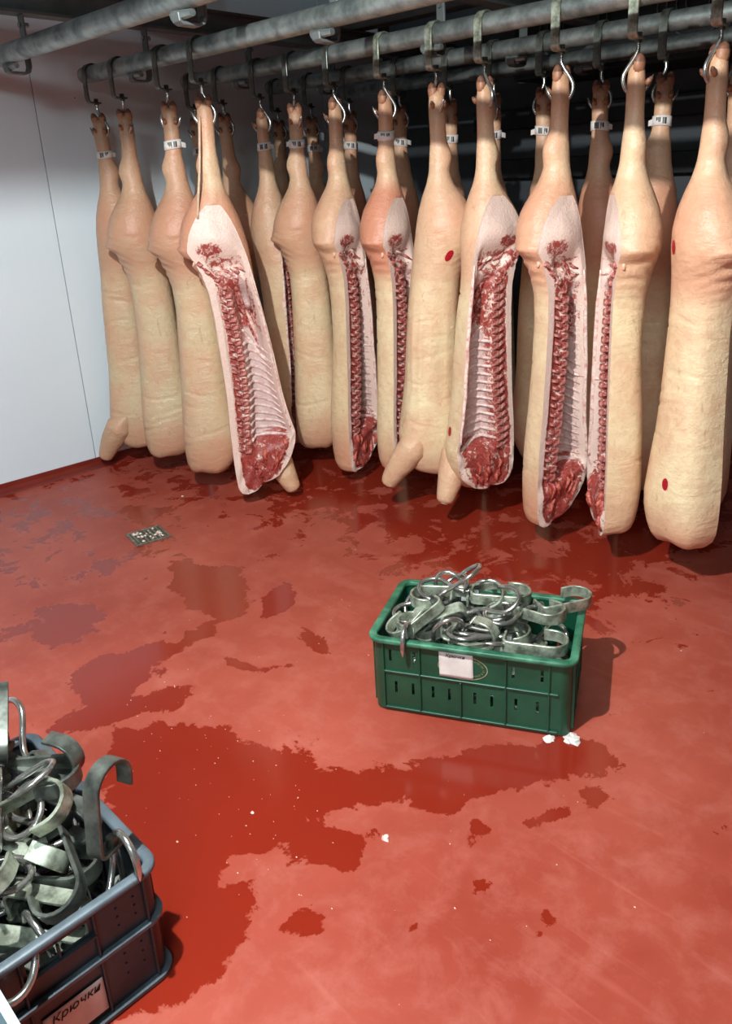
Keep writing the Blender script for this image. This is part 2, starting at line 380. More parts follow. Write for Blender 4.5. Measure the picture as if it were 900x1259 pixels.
# ------------------------------------------------------------------ overhead rails, beams, brackets
RAIL_Y = [1.575, 2.160, 2.769, 3.370, 3.975]
XE = -4.32
rail_labels = ['thick galvanised overhead pipe rail nearest the viewer, without carcasses', 'overhead pipe rail carrying the four carcasses by the white wall',
               'long overhead pipe rail carrying the main front row of carcasses', 'overhead pipe rail carrying the shaded back row of carcasses', 'empty overhead pipe rail furthest back in the dark']
def joint_path(xc): return xc
for i, y in enumerate(RAIL_Y):
    x0 = XE if i else XW+.02
    n = 30; pts = [(x0+(XR-.1-x0)*k/n, y, RAIL_Z) for k in range(n+1)]
    t = empty('overhead_rail', (x0, y, RAIL_Z)); tag(t, rail_labels[i], 'rail', 'overhead rails')
    mb = MB(); mb.tube([(p[0]-x0, 0, 0) for p in pts], .040, 18); smooth_by_angle(mb.build('pipe', M['galv'], t))
    for bx in (-3.82, -2.45, -1.1):
        # flat bar bracket: down behind the pipe, curled under it, bolted to the beam above
        b = MB(); prof = [(.085, .165), (.085, .02), (.085, -.045), (.078, -.066), (.06, -.074), (0, -.074), (-.012, -.068), (-.014, -.044)]
        w, th = .022, .011; vs = []
        for k, (u, v) in enumerate(prof):
            a = prof[max(k-1, 0)]; c = prof[min(k+1, len(prof)-1)]; d = Vector((c[0]-a[0], c[1]-a[1])).normalized(); nn = Vector((-d.y, d.x))*th/2
            for s in (-1, 1):
                for e in (-w, w): vs.append((bx-x0+e, u+nn.x*s, v+nn.y*s))
        fs = []
        for k in range(len(prof)-1):
            a = 4*k; fs += [(a, a+1, a+5, a+4), (a+2, a+6, a+7, a+3), (a, a+4, a+6, a+2), (a+1, a+3, a+7, a+5)]
        fs += [(0, 2, 3, 1), (len(vs)-4, len(vs)-3, len(vs)-1, len(vs)-2)]
        b.add(vs, fs); br = bevel(b.build('bracket', M['beam'], t), .002, 1)
        nb = MB(); nb.tube([(bx-x0-.03, 0, -.048), (bx-x0+.075, 0, -.052)], [.020, .012], 8); nb.build('clamp', M['galv'], t)
        bo = MB(); bo.tube([(bx-x0, .07, .12), (bx-x0, .112, .12)], .011, 6); bo.build('bolt', M['galv'], t)
for bx, nm in ((-3.82, 'grey steel cross beam over the rails next to the white wall'), (-2.45, 'grey steel cross beam over the middle of the rails'), (-1.1, 'grey steel cross beam over the rails at the right')):
    t = empty('cross_beam', (bx, 1.5, 2.31)); tag(t, nm, 'beam', 'cross beams')
    L_ = YB-.02-.9; yc = (YB-.02+.9)/2-1.5
    MB().box((0, yc, .006), (.09, L_, .012)).build('flange', M['beam'], t); MB().box((0, yc, .112), (.09, L_, .012)).build('flange', M['beam'], t)
    MB().box((0, yc, .059), (.012, L_, .094)).build('web', M['beam'], t)
    for yy in (1.3, 2.5, 3.9):
        MB().box((0, yy-1.5, .118+(ZC-2.31-.118)/2), (.05, .05, ZC-2.31-.118)).build('hanger', M['beam'], t)
for y, z, nm in ((2.46, 2.50, 'dark steel channel running above the middle rails'), (3.68, 2.50, 'dark steel channel running above the back rails')):
    o = bevel(MB().box(((XE+XR)/2, y, z), (XR-XE-.1, .10, .13)).build('steel_channel', M['beam']), .004, 1); tag(o, nm, 'beam')
for z, nm in ((1.92, 'upper dark bumper bar along the shaded back wall'), (1.62, 'lower dark bumper bar along the shaded back wall')):
    t = empty('wall_bar', (0, YB-.05, z)); tag(t, nm, 'bar')
    bevel(MB().box(((XW+XR)/2+.4, 0, 0), (XR-XW-1.0, .06, .12)).build('board', M['dark'], t), .005, 1)
t = empty('cooling_unit', (-1.9, YB-.22, 2.35)); tag(t, 'dark cooling unit hung high on the shaded back wall', 'cooling unit')
bevel(MB().box((0, 0, 0), (2.2, .4, .5)).build('casing', M['dark'], t), .01, 2)
for k in range(3):
    f = MB(); c = -.7+.7*k
    for q in range(4): f.tube([(c+(.06+.05*q)*math.cos(a*math.pi/10), -.21, (.06+.05*q)*math.sin(a*math.pi/10)) for a in range(21)], .004, 5)
    f.build('fan_guard', M['beam'], t)

# ------------------------------------------------------------------ meat hooks
def strap_path():
    P = [(.046, -.028)]
    for k in range(0, 11):
        a = math.pi*k/10; P.append((.046*math.cos(a), .046*math.sin(a)))
    P += [(-.046, -.06), (-.046, -.118)]
    for k in range(1, 5):
        a = math.pi+math.pi/2*k/4; P.append((-.030+.016*math.cos(a), -.122+.016*math.sin(a)))
    P.append((.022, -.138))
    return P
def make_strap():
    P = strap_path(); w, th = .0185, .008; vs = []
    for k, (u, v) in enumerate(P):
        a = P[max(k-1, 0)]; c = P[min(k+1, len(P)-1)]; d = Vector((c[0]-a[0], c[1]-a[1])).normalized(); n = Vector((-d.y, d.x))*th/2
        ww = w*(1 if k < len(P)-1 else .8)
        for s in (-1, 1):
            e = .0015
            for y in (-ww, ww): vs.append((u+n.x*s, y, v+n.y*s))
    fs = []
    for k in range(len(P)-1):
        a = 4*k; fs += [(a, a+1, a+5, a+4), (a+2, a+6, a+7, a+3), (a, a+4, a+6, a+2), (a+1, a+3, a+7, a+5)]
    fs += [(0, 2, 3, 1), (len(vs)-4, len(vs)-3, len(vs)-1, len(vs)-2)]
    me = MB().add(vs, fs).mesh('strap')
    bm = bmesh.new(); bm.from_mesh(me)
    ed = [e for e in bm.edges if len(e.link_faces) == 2 and e.calc_face_angle() > 1.0]
    bmesh.ops.bevel(bm, geom=ed, offset=.0014, segments=1, affect='EDGES'); bmesh.ops.recalc_face_normals(bm, faces=bm.faces); bm.to_mesh(me); bm.free()
    return me
def catmull(C, n):
    C = [Vector(c) for c in C]; C = [2*C[0]-C[1]]+C+[2*C[-1]-C[-2]]; out = []
    for i in range(1, len(C)-2):
        for k in range(n):
            t = k/n; a, b, c, d = C[i-1:i+3]
            out.append(.5*((2*b)+(c-a)*t+(2*a-5*b+4*c-d)*t*t+(3*b-a-3*c+d)*t**3))
    out.append(C[-2]); return out
def make_rod():
    C = [(0, 0, -.128), (0, 0, -.150), (0, 0, -.175), (.012, 0, -.2), (.030, 0, -.225), (.044, 0, -.25), (.046, 0, -.272), (.036, 0, -.297), (.015, 0, -.313), (-.010, 0, -.313), (-.031, 0, -.300), (-.046, 0, -.278), (-.058, 0, -.252)]
    pts = catmull(C, 3); r = [.0073]*len(pts); r[-1] = .0008; r[-2] = .0034; r[-3] = .0058
    return MB().tube(pts, r, 8).mesh('hook_rod')
def make_nut():
    m = MB(); m.tube([(0, 0, -.134), (0, 0, -.118)], .012, 6); m.tube([(0, 0, -.142), (0, 0, -.150)], [.0125, .0115], 12)
    return m.mesh('swivel_nut')
STRAP, ROD, NUT = make_strap(), make_rod(), make_nut()
STRAP_D = STRAP.copy()
STRAP.materials.append(M['strap']); STRAP_D.materials.append(M['strap_dark']); ROD.materials.append(M['rod']); NUT.materials.append(M['strap_dark'])
for me in (ROD,): me.polygons.foreach_set('use_smooth', [True]*len(me.polygons))
for me in (STRAP, STRAP_D, NUT):
    me.polygons.foreach_set('use_smooth', [True]*len(me.polygons)); me.set_sharp_from_angle(angle=math.radians(38))

def meat_hook(loc, quat, swivel, label, group, dark=False, cat='hook'):
    t = empty('meat_hook'); t.rotation_mode = 'QUATERNION'; t.location = loc; t.rotation_quaternion = quat
    tag(t, label, cat, group)
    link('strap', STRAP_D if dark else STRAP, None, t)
    a = link('swivel_nut', NUT, None, t)
    r = link('hook_rod', ROD, None, t); r.rotation_euler = (0, 0, swivel)
    return t

# ------------------------------------------------------------------ half carcasses
HOOK_DROP = .307           # rail centre to the inside bottom of the hook
def ss(x, a, b):
    t = np.clip((np.asarray(x, float)-a)/(b-a), 0, 1); return t*t*(3-2*t)

# depth below the hook:   half width a, half thickness b, centre cx (+ = back), cy (+ = skin side)
TAB = np.array([
    # d     a     b     cx     cy
    [-.088, .018, .016, .000, .070], [-.072, .032, .028, .000, .070], [-.030, .036, .031, .000, .070], [.000, .036, .032, .000, .070],
    [.060, .035, .032, .002, .070], [.115, .038, .035, .005, .070], [.155, .050, .041, .012, .070], [.185, .053, .043, .013, .070],
    [.235, .047, .045, .004, .071], [.285, .060, .057, .006, .072], [.335, .086, .076, .014, .074], [.400, .114, .098, .026, .076],
    [.470, .131, .114, .034, .074], [.540, .137, .120, .035, .066], [.585, .129, .120, .024, .058], [.640, .113, .117, .006, .048],
    [.740, .103, .112, -.008, .038], [.860, .105, .114, -.014, .032], [1.05, .113, .120, -.014, .028], [1.25, .121, .130, -.012, .026],
    [1.42, .136, .140, -.014, .026], [1.53, .144, .144, -.018, .028], [1.61, .140, .138, -.014, .030], [1.665, .128, .126, -.006, .034],
    [1.70, .110, .110, .000, .040], [1.725, .086, .086, .004, .046], [1.735, .058, .060, .006, .050]])
def prof(d, k):
    dd = np.linspace(-.09, 1.74, 733); v = np.interp(dd, TAB[:, 0], TAB[:, k])
    ker = np.exp(-.5*(np.arange(-12, 13)/4.5)**2); ker /= ker.sum()
    vs = np.convolve(np.pad(v, 12, mode='edge'), ker, 'valid')
    w = ss(dd, -.06, .0)*(1-ss(dd, 1.60, 1.66)); v = v*(1-w)+vs*w
    return np.interp(d, dd, v)

class Waves:
    def __init__(s, seed, n=10, f=(3, 14)):
        r = np.random.RandomState(seed); s.k = r.normal(size=(n, 3)); s.k /= np.linalg.norm(s.k, axis=1)[:, None]
        fr = r.uniform(*f, size=n); s.k *= fr[:, None]; s.p = r.uniform(0, 6.28, n); s.a = 1/np.sqrt(fr); s.a /= s.a.sum()
    def __call__(s, x, y, z):
        return (np.sin(x[..., None]*s.k[:, 0]+y[..., None]*s.k[:, 1]+z[..., None]*s.k[:, 2]+s.p)*s.a).sum(-1)

VERT_MESH = {}
def vertebra_mesh(m):
    key = m; plain = abs(m) == 2; m = 1 if m > 0 else -1
    if key not in VERT_MESH:
        mb = MB()
        # body: chamfered block; process: slanting bar towards the back
        def cham(c, d, ch, shear=0):
            hx, hy, hz = d[0]/2, d[1]/2, d[2]/2; vs = []
            for (y, q) in ((hy, 1.0), (-hy*.4, 1.0), (-hy, 1-ch)):
                for sx, sz in ((-1, -1), (1, -1), (1, 1), (-1, 1)):
                    x = sx*hx*q; vs.append((m*(c[0]+x), c[1]+y, c[2]+sz*hz*q+shear*x))
            fs = [(0, 1, 2, 3), (11, 10, 9, 8)]
            for r in (0, 4):
                for k in range(4): fs.append((r+k, r+4+k, r+4+(k+1) % 4, r+(k+1) % 4))
            if m > 0: fs = [tuple(reversed(f)) for f in fs]
            mb.add(vs, fs)
        cham((0, 0, 0), (.030, .018, .029), .35)
        if not plain: cham((.030, .001, .005), (.036, .014, .013), .4, .5)
        me = mb.mesh('vertebra'); me.materials.append(M['bone']); VERT_MESH[key] = me
        bm = bmesh.new(); bm.from_mesh(me); bmesh.ops.recalc_face_normals(bm, faces=bm.faces); bm.to_mesh(me); bm.free()
    return VERT_MESH[key]

def toe_mesh():
    mb = MB(); pts = [(0, 0, 0), (0, 0, .018), (.001, -.001, .034), (.002, -.003, .047), (.002, -.004, .055)]
    return mb.tube(pts, [.016, .019, .0185, .013, .004], 10).mesh('toe')
TOE = toe_mesh(); TOE.materials.append(M['hoof']); TOE.materials.append(M['hoof_dark'])
for p in TOE.polygons:
    p.use_smooth = True
    if p.center.z > .038: p.material_index = 1

def set_col(me, C):
    at = me.color_attributes.new('Col', 'FLOAT_COLOR', 'POINT')
    at.data.foreach_set('color', np.concatenate([C, np.ones((len(C), 1))], 1).astype(np.float32).ravel())

def lin(rgb): return np.array(srgb(*rgb)[:3])

def carcass(x, y, delta, m, label, group, seed=0, length=1.0, tilt=(0, 0), skew=.25, red=.3, foreleg=True, legband=False, stamps=(), cut=True,
            fold=0, fat=.026, wide=1.0, thick=1.0, cord=False, lean=0, bright=0, fl=(0, 0, 0), bulge=1.0):
    az = math.atan2(-y, -x)
    root = empty('pork_half', (x, y, RAIL_Z-HOOK_DROP)); tag(root, label, 'pork carcass', group)
    root.rotation_euler = (math.radians(tilt[0]), math.radians(tilt[1]), az+math.radians(delta)+math.pi/2)
    W1, W2, W3 = Waves(seed*7+1), Waves(seed*7+2, 12, (14, 45)), Waves(seed*7+3, 8, (2, 6))
    Dend = 1.735
    rows = np.concatenate([np.linspace(-.088, .2, 27)[:-1], np.linspace(.2, .72, 62)[:-1], np.linspace(.72, Dend, 112)])
    nr = len(rows); ns, nc = 34, (56 if cut else 28)
    a, b, cx, cy = (prof(rows, k) for k in (1, 2, 3, 4))
    cx = np.where((cx > 0) & (rows > .25), cx*bulge, cx); a = a*(1-(1-bulge)*.14*np.exp(-((rows-.5)/.1)**2))
    tr = ss(rows, .25, .55); a = a*(1+(wide-1)*tr); b = b*(1+(thick-1)*tr)
    n = 2+.8*ss(rows, .6, .95)
    q = np.clip(cy/b, 0, 1)**(n/2); lim = math.sin(math.radians(72))
    iscut = q < lim; th = np.arcsin(np.minimum(q, lim))
    # skin arc
    s = np.linspace(0, 1, ns)[None, :]
    s = s+.0*s
    T = -th[:, None]+(math.pi+2*th[:, None])*s
    def ell(T):
        co, si = np.cos(T), np.sin(T)
        return cx[:, None]+a[:, None]*np.sign(co)*np.abs(co)**(2/n[:, None]), cy[:, None]+b[:, None]*np.sign(si)*np.abs(si)**(2/n[:, None])
    SX, SY = ell(T); D = np.repeat(rows[:, None], ns, 1)
    edge = np.sin(math.pi*s)**.5
    # notch under the tail and the folds that run out of it
    ven = np.exp(-(T/.55)**2)
    notch = np.exp(-((D-.592)/.016)**2)*ven
    wr = np.exp(-((D-.60)/.09)**2)*np.exp(-((T-.25)/.7)**2)*np.sin((D+.55*SX)*190)
    belly = np.exp(-((D-.548)/.03)**2)*np.exp(-(T/.45)**2)
    crease = 0
    rc = random.Random(seed+50)
    for _ in range(8):
        d0 = rc.uniform(.66, 1.55); t0_ = rc.uniform(.4, 2.7)
        crease = crease-rc.uniform(.003, .006)*np.exp(-((D-d0-.03*np.sin(T*1.5+d0*9))/.006)**2)*np.exp(-((T-t0_)/rc.uniform(.35, .9))**2)
    disp = .028*W1(SX, SY, D*1.0)*edge*ss(D, .05, .3)+.0065*W2(SX, SY, D*.6)*edge*ss(D, .1, .4)+(.0042*wr-.020*notch+.014*belly)*bulge+crease
    if fold:
        fm = ss(D, .75, .95)*(1-ss(D, 1.25, 1.4))*np.exp(-((T-1.9)/.7)**2)
        disp = disp-.013*fold*fm*(np.clip(np.sin(T*16+D*3+2*W3(SX, SY, D)), .3, 1)-.3)
    nxn = (SX-cx[:, None])/a[:, None]; nyn = (SY-cy[:, None])/b[:, None]; nl = np.hypot(nxn, nyn)+1e-6
    SX = SX+disp*nxn/nl; SY = SY+disp*np.where(edge > .05, nyn/nl, 0)
    # cut strip
    tc = np.linspace(0, 1, nc)[None, :]
    Tc = -th[:, None]-(math.pi-2*th[:, None])*tc
    EX, EY = ell(Tc)
    LX = SX[:, :1]*(1-tc)+SX[:, -1:]*tc; LY = SY[:, :1]*(1-tc)+SY[:, -1:]*tc
    CX = np.where(iscut[:, None], LX, EX); CY = np.where(iscut[:, None], LY, EY); CD = np.repeat(rows[:, None], nc, 1)
    wdt = np.abs(SX[:, :1]-SX[:, -1:])
    first = int(np.argmax(iscut))
    e1 = tc*wdt; e2 = (1-tc)*wdt
    # depth of the cavity
    spine = lambda d: .014+.070*ss(d, .59, .745)+.008*ss(d, .8, 1.0)-.012*ss(d, 1.2, 1.5)
    es = spine(CD)
    u = np.clip((CX-cx[:, None])/a[:, None], -1, 1); skin_y = cy[:, None]+b[:, None]*(1-np.abs(u)**n[:, None])**(1/n[:, None])
    cav = ss(e1-es, .012, .045)*ss(e2, .012, .055)*ss(CD, .66, .80)*(1-ss(CD, 1.47, 1.58))
    dep = cav*np.minimum(.085, np.maximum(0, .62*skin_y))
    dep = dep+.010*ss(e1, .028, .045)*(1-ss(e1-es, -.02, .0))*ss(CD, .7, .8)*(1-ss(CD, 1.55, 1.6))
    pel = np.exp(-((CD-.625)/.05)**2)*ss(e1, .04, .08)*ss(e2, .02, .05); dep = dep+.030*pel
    ham = np.exp(-((CD-.50)/.07)**2)*np.sin(math.pi*tc); dep = dep-.026*ham
    rough = W2(CX*2.2, CY, CD*1.6); dep = dep+(.006*rough*ss(e1, .02, .05)*ss(e2, .01, .03)+.026*W2(CX*2.4, CD*1.6, CD)*ss(CD, 1.48, 1.55))*iscut[:, None]
    CY = CY+np.where(iscut[:, None], dep*ss(e1, 0, .012)*ss(e2, 0, .012), 0)

    off = .070
    def place(X, Y, Dp, xr=None):
        k = skew*ss(Dp, 1.30, 1.70); z = -(Dp*(1+(length-1)*ss(Dp, .3, .9)))
        z = -np.where(Dp < .3, Dp, .3+(Dp-.3)*(length))
        z = z-k*X+.022*W2(X*2, Y*2, Dp*0+.3)*ss(Dp, 1.60, 1.735)
        xx = X+lean*ss(Dp, .2, 1.7)
        return np.stack([m*xx, Y-off, z], -1)
    def quads(r0, r1, c, base=0, flip=False):
        i, j = np.meshgrid(np.arange(r0, r1), np.arange(c-1), indexing='ij'); p = (i*c+j).ravel()+base
        f = np.stack([p, p+1, p+c+1, p+c], 1)
        return f[:, ::-1] if flip else f
    def mesh_from(name, V, F):
        me = bpy.data.meshes.new(name); me.from_pydata(V.tolist(), [], [tuple(int(k) for k in f) for f in F]); me.update()
        me.polygons.foreach_set('use_smooth', [True]*len(me.polygons)); return me
    # --- skin
    VS = place(SX, SY, D).reshape(-1, 3); VC = place(CX, CY, CD).reshape(-1, 3)
    V = np.concatenate([VS, VC[:(first+1)*nc]])
    F = [*quads(0, nr-1, ns), *quads(0, first, nc, len(VS), True)]
    top = [k for k in range(ns)]+[len(VS)+k for k in range(nc-2, 0, -1)]
    F = [tuple(f) for f in F]+[tuple(top)]
    if m < 0: F = [tuple(reversed(f)) for f in F]
    me = mesh_from('skin', V, F)
    bm = bmesh.new(); bm.from_mesh(me); bmesh.ops.remove_doubles(bm, verts=bm.verts, dist=1e-5); bmesh.ops.recalc_face_normals(bm, faces=bm.faces); bm.to_mesh(me); bm.free()
    co = np.zeros(len(me.vertices)*3, np.float32); me.vertices.foreach_get('co', co); co = co.reshape(-1, 3)
    dz = -co[:, 2]
    base, pink, brown, cream = lin((220, 190, 154)), lin((204, 138, 110)), lin((172, 124, 92)), lin((236, 218, 176))
    wv = W3(co[:, 0], co[:, 1], co[:, 2])[:, None]
    rm = np.clip(1.35*red*(ss(dz, .22, .36)*(1-ss(dz, .62, .80)))+.35*red*(1-ss(dz, .0, .3))+.35*ss(dz, 1.45, 1.7)+.35*wv[:, 0], 0, 1)[:, None]
    C = base*(1-rm)+pink*rm
    cm = np.clip(ss(dz, .62, .8)*(1-ss(dz, 1.4, 1.6))*(.62-.6*wv[:, 0]), 0, .9)[:, None]; C = C*(1-cm)+cream*cm
    bmk = (.55*(1-ss(dz, -.03, .09)))[:, None]; C = C*(1-bmk)+brown*bmk
    C = np.clip(C*(1+bright), 0, 1)  # per-half gain in the skin colour imitates the left-to-right change of light
    set_col(me, C)
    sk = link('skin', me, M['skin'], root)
    # --- cut face
    Vc = VC[first*nc:]; k0 = nr-first
    F = [tuple(f) for f in quads(0, k0-1, nc, 0, True)]
    # ragged neck end closes the bottom
    ringS = VS[(nr-1)*ns:]; nb = len(Vc); V2 = np.concatenate([Vc, ringS, ringS.mean(0, keepdims=True)-[[0, 0, .012]]])
    loop = [nb+k for k in range(ns)]+[(k0-1)*nc+k for k in range(nc-2, 0, -1)]; ctr = nb+ns
    F += [(loop[k], loop[(k+1) % len(loop)], ctr) for k in range(len(loop))]
    if m < 0: F = [tuple(reversed(f)) for f in F]
    me = mesh_from('cut_face', V2, F)
    E1, E2, DD, TT = (np.repeat(z, 1, 0) for z in (e1[first:], e2[first:], CD[first:], np.repeat(tc, k0, 0)))
    rr_ = rough[first:]; ES = es[first:]
    fatw = fat*(1-.25*ss(DD, .9, 1.4))
    meat = ss(E1, fatw-.004, fatw+.008)*ss(E2, .016, .036)*(.70-.22*np.exp(-((E1-ES)/.03)**2)*ss(DD, .68, .75)*(1-ss(DD, 1.45, 1.55))-.22*(1-ss(E2, .03, .07)))
    hamz = 1-ss(DD, .555, .60)
    hm = np.exp(-(((TT-.36)/.26)**2+((DD-.540)/.036)**2)**2)
    meat = meat*(1-hamz)+hamz*np.clip(hm*.72, 0, .66)
    meat = meat*(1-.38*np.exp(-((DD-.64)/.05)**2)); meat = np.maximum(meat, .9*np.exp(-((E1-ES)/.016)**2)*ss(DD, .60, .63)*(1-ss(DD, .74, .80)))
    memb = cav[first:]*ss(DD, .86, .98)*(1-ss(DD, 1.44, 1.52))*.95
    memb = np.maximum(memb, .62*ss(E1, .12, .16)*ss(E2, .03, .05)*ss(DD, .64, .70)*(1-ss(DD, .80, .90))*(rr_ > -.1))
    dark = .48*cav[first:]*np.exp(-((DD-.84)/.07)**2)+.30*ss(DD, 1.53, 1.6)+.12*np.exp(-((E1-ES-.020)/.010)**2)*ss(DD, .75, .8)*(1-ss(DD, 1.45, 1.5))
    C = np.stack([meat, memb, dark], -1).reshape(-1, 3)
    C = np.concatenate([C, np.tile([[.75, 0, .2]], (ns+1, 1))])
    set_col(me, C)
    cf = link('cut_face', me, M['cut'], root)
    if cut:
        # --- ribs and vertebrae as pieces of their own, lying on the cut face
        def surf(t, d):
            r = np.interp(d, rows, np.arange(nr)); i = int(min(max(r, first), nr-2)); f = r-i; j = t*(nc-1); jj = int(min(max(j, 0), nc-2)); g = j-jj
            G = VC.reshape(nr, nc, 3)
            return (G[i, jj]*(1-f)*(1-g)+G[i+1, jj]*f*(1-g)+G[i, jj+1]*(1-f)*g+G[i+1, jj+1]*f*g)
        rj = random.Random(seed*3+1)
        def tpos(e, d): return min(max(e/float(np.interp(d, rows, wdt[:, 0])), .01), .985)
        for k in range(13):
            d0 = 1.00+.0405*k; pts = []; t0 = tpos(float(spine(d0))+.016, d0)
            for q_ in range(8):
                t = t0+(.90-t0)*q_/7; d = d0+.055*(q_/7)**1.3-.012*math.sin(q_/7*3.1)
                p = surf(t, min(d, 1.535)); pts.append((p[0], p[1]+.004, p[2]))
            mb = MB(); mb.tube(pts, [.010, .0125, .013, .013, .0125, .012, .010, .005], 6, flat=.75)
            mb.build('rib', M['rib'], cf, True)
        vm, vs_ = vertebra_mesh(m), vertebra_mesh(m*2)
        for k in range(25):
            d = .605+.0382*k; p = surf(tpos(float(spine(d)), d), d); sac = d < .75
            o = link('vertebra', vs_ if sac else vm, None, cf); o.location = (p[0]+rj.uniform(-.002, .002), p[1]-.002, p[2])
            o.rotation_euler = (rj.uniform(-.1, .1), (-m*.75*(1-ss(d, .66, .76)) if sac else 0)+rj.uniform(-.12, .12), 0)
            sc_ = .78 if sac else 1.0; o.scale = (sc_*rj.uniform(.85, 1.15), 1, sc_*rj.uniform(.85, 1.05))
        def strip(name, mat, path, rad, n=7, flat=.6, dy=0, jit=0.0):
            P = []
            for (t, d) in path:
                p = surf(t, d); P.append((p[0]+rj.uniform(-jit, jit), p[1]+dy, p[2]+rj.uniform(-jit, jit)))
            P = catmull(P, 3); R = np.interp(np.linspace(0, 1, len(P)), np.linspace(0, 1, len(rad)), rad)
            R = [float(r)*rj.uniform(1-18*jit, 1+18*jit) for r in R]
            return MB().tube([tuple(p) for p in P], R, n, flat=flat).build(name, mat, cf, True)
        strip('inner_muscle', M['bone'], [(.52, .66), (.57, .74), (.63, .84), (.71, .95), (.80, 1.06)], [.008, .020, .022, .014, .003], 8, .5, .004)
        strip('diaphragm_edge', M['fat_lump'], [(.50, .93), (.57, .965), (.66, 1.0), (.75, 1.05), (.84, 1.09), (.92, 1.10)], [.006, .012, .010, .013, .009, .006], 7, .7, -.002, .004)
        strip('kidney_fat', M['fat_lump'], [(.60, .80), (.68, .86), (.74, .92), (.80, 1.0)], [.006, .018, .020, .006], 8, .5, .003, .006)
        strip('belly_edge', M['fat_lump'], [(.955, .64+.06*k) for k in range(15)], [.006, .012, .013, .012, .013, .010, .008], 7, .7, .002, .0025)
        for k in range(6):
            t = rj.uniform(.22, .75); d = rj.uniform(.585, .655); strip('pelvic_lump', M['fat_lump'] if k % 2 else M['bone'], [(t, d), (t+rj.uniform(.04, .14), d+rj.uniform(.0, .03)), (min(t+rj.uniform(.14, .2), .93), d+rj.uniform(.0, .05))], [.004, .011, .004], 7, .7, -.001, .003)
        for k in range(9):
            t = rj.uniform(.1, .85); d = rj.uniform(1.53, 1.66); strip('neck_flesh', M['neck'], [(t, d), (t+rj.uniform(-.05, .05), d+.025), (t+rj.uniform(-.06, .06), min(d+.06, 1.725))], [.006, .016, .005], 7, .6, -.001, .004)
    # --- tail stump
    iT = int(np.argmin(np.abs(rows-.592))); pT = VS.reshape(nr, ns, 3)[iT, 1]
    tl = MB(); tl.tube([(pT[0]-m*.020, pT[1]+.006, pT[2]+.004), (pT[0]-m*.004, pT[1]+.003, pT[2]-.006), (pT[0]+m*.004, pT[1]+.001, pT[2]-.022)], [.008, .008, .004], 8)
    tl.build('tail_stump', M['tail'], root, True)
    # --- toes
    for sx in (-1, 1):
        o = link('toe', TOE, None, root); o.location = (sx*.0155, 0, .058); o.rotation_euler = (0, sx*.10+.05*math.sin(seed), .4*sx); o.scale = (1, 1.2, 1.15)
        o = link('dewclaw', TOE, None, root); o.location = (sx*.022, .026, .022); o.rotation_euler = (-.75, sx*.3, 0); o.scale = (.5, .5, .6)
    # --- front leg stub
    if foreleg:
        mb = MB(); C0 = [(-.045, .125, -1.52), (-.095, .115, -1.57), (-.135, .100, -1.63), (-.172, .086, -1.69), (-.205, .074, -1.75), (-.222, .068, -1.79)]
        sh = [0, .3, .6, .85, 1, 1]; zl = -.3-(1.0)*length+1.3
        pts = [(m*(c[0]+lean*.8+fl[0]*f), c[1]-off+.015+fl[1]*f, c[2]*length+fl[2]*f) for c, f in zip(C0, sh)]
        pts = [tuple(p) for p in catmull(pts, 4)]; rd = np.interp(np.linspace(0, 1, len(pts)), [0, .25, .5, .75, .95, 1], [.020, .074, .067, .050, .039, .029])
        mb.tube(pts, list(rd), 14, flat=1.0)
        me = mb.mesh('foreleg'); me.polygons.foreach_set('use_smooth', [True]*len(me.polygons))
        co = np.array([v.co[:] for v in me.vertices]); wv = W3(co[:, 0], co[:, 1], co[:, 2])[:, None]
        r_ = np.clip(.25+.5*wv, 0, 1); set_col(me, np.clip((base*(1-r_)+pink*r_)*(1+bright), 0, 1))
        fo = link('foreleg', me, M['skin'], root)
        e = Vector(pts[-1]); dd = (e-Vector(pts[-3])).normalized(); kn = MB(); kn.tube([e-dd*.006, e+dd*.006], [.024, .016], 10); kn.build('cut_bone', M['fat_scrap'], fo)
    # --- paper band on the shank
    if legband:
        dd0, dd1 = legband if isinstance(legband, tuple) else (.050, .090)
        mb = MB(); N_ = 18; vs = []
        for d in (dd0, dd1):
            A, B = float(prof(d, 1))+.004, float(prof(d, 2))+.004; c0 = float(prof(d, 3))
            for r_ in (0, .0012):
                for k in range(N_):
                    an = 2*math.pi*k/N_; vs.append((m*(c0+(A+r_)*math.cos(an)), (B+r_)*math.sin(an), -d+.005*math.cos(an+seed)))
        fs = []
        for k in range(N_):
            k2 = (k+1) % N_
            fs += [(k, k2, 2*N_+k2, 2*N_+k), (N_+k, 3*N_+k, 3*N_+k2, N_+k2), (k, N_+k, N_+k2, k2), (2*N_+k, 2*N_+k2, 3*N_+k2, 3*N_+k)]
        mb.add(vs, fs); band = mb.build('paper_band', M['paper'], root, True)
        # printed code on the side turned to the room, and the loose end of the band
        ca = math.atan2(-1, 0)+0; rz = root.rotation_euler.z; va = az-rz
        A, B = float(prof(dd0, 1))+.0062, float(prof(dd0, 2))+.0062; zc_ = -(dd0+dd1)/2
        pm = MB()
        for k, aw in enumerate((-.55, -.42, -.33, -.2, .1, .2, .34, .42)):
            for an in (va+aw,):
                w_ = .035 if k % 3 else .06; vs = []
                for aa in (an-w_, an+w_):
                    for z in (-.013, .012): vs.append((float(prof(dd0, 3))*m+A*math.cos(aa), B*math.sin(aa), zc_+z+.005*math.cos((aa if m > 0 else math.pi-aa)+seed)))
                pm.add(vs, [(0, 2, 3, 1)])
        pm.build('printed_code', M['ink'], band)
        an = va+1.2*(1 if seed % 2 else -1); cxx = A*math.cos(an); cyy = B*math.sin(an); tx, ty = -math.sin(an), math.cos(an); sg = 1 if seed % 2 else -1
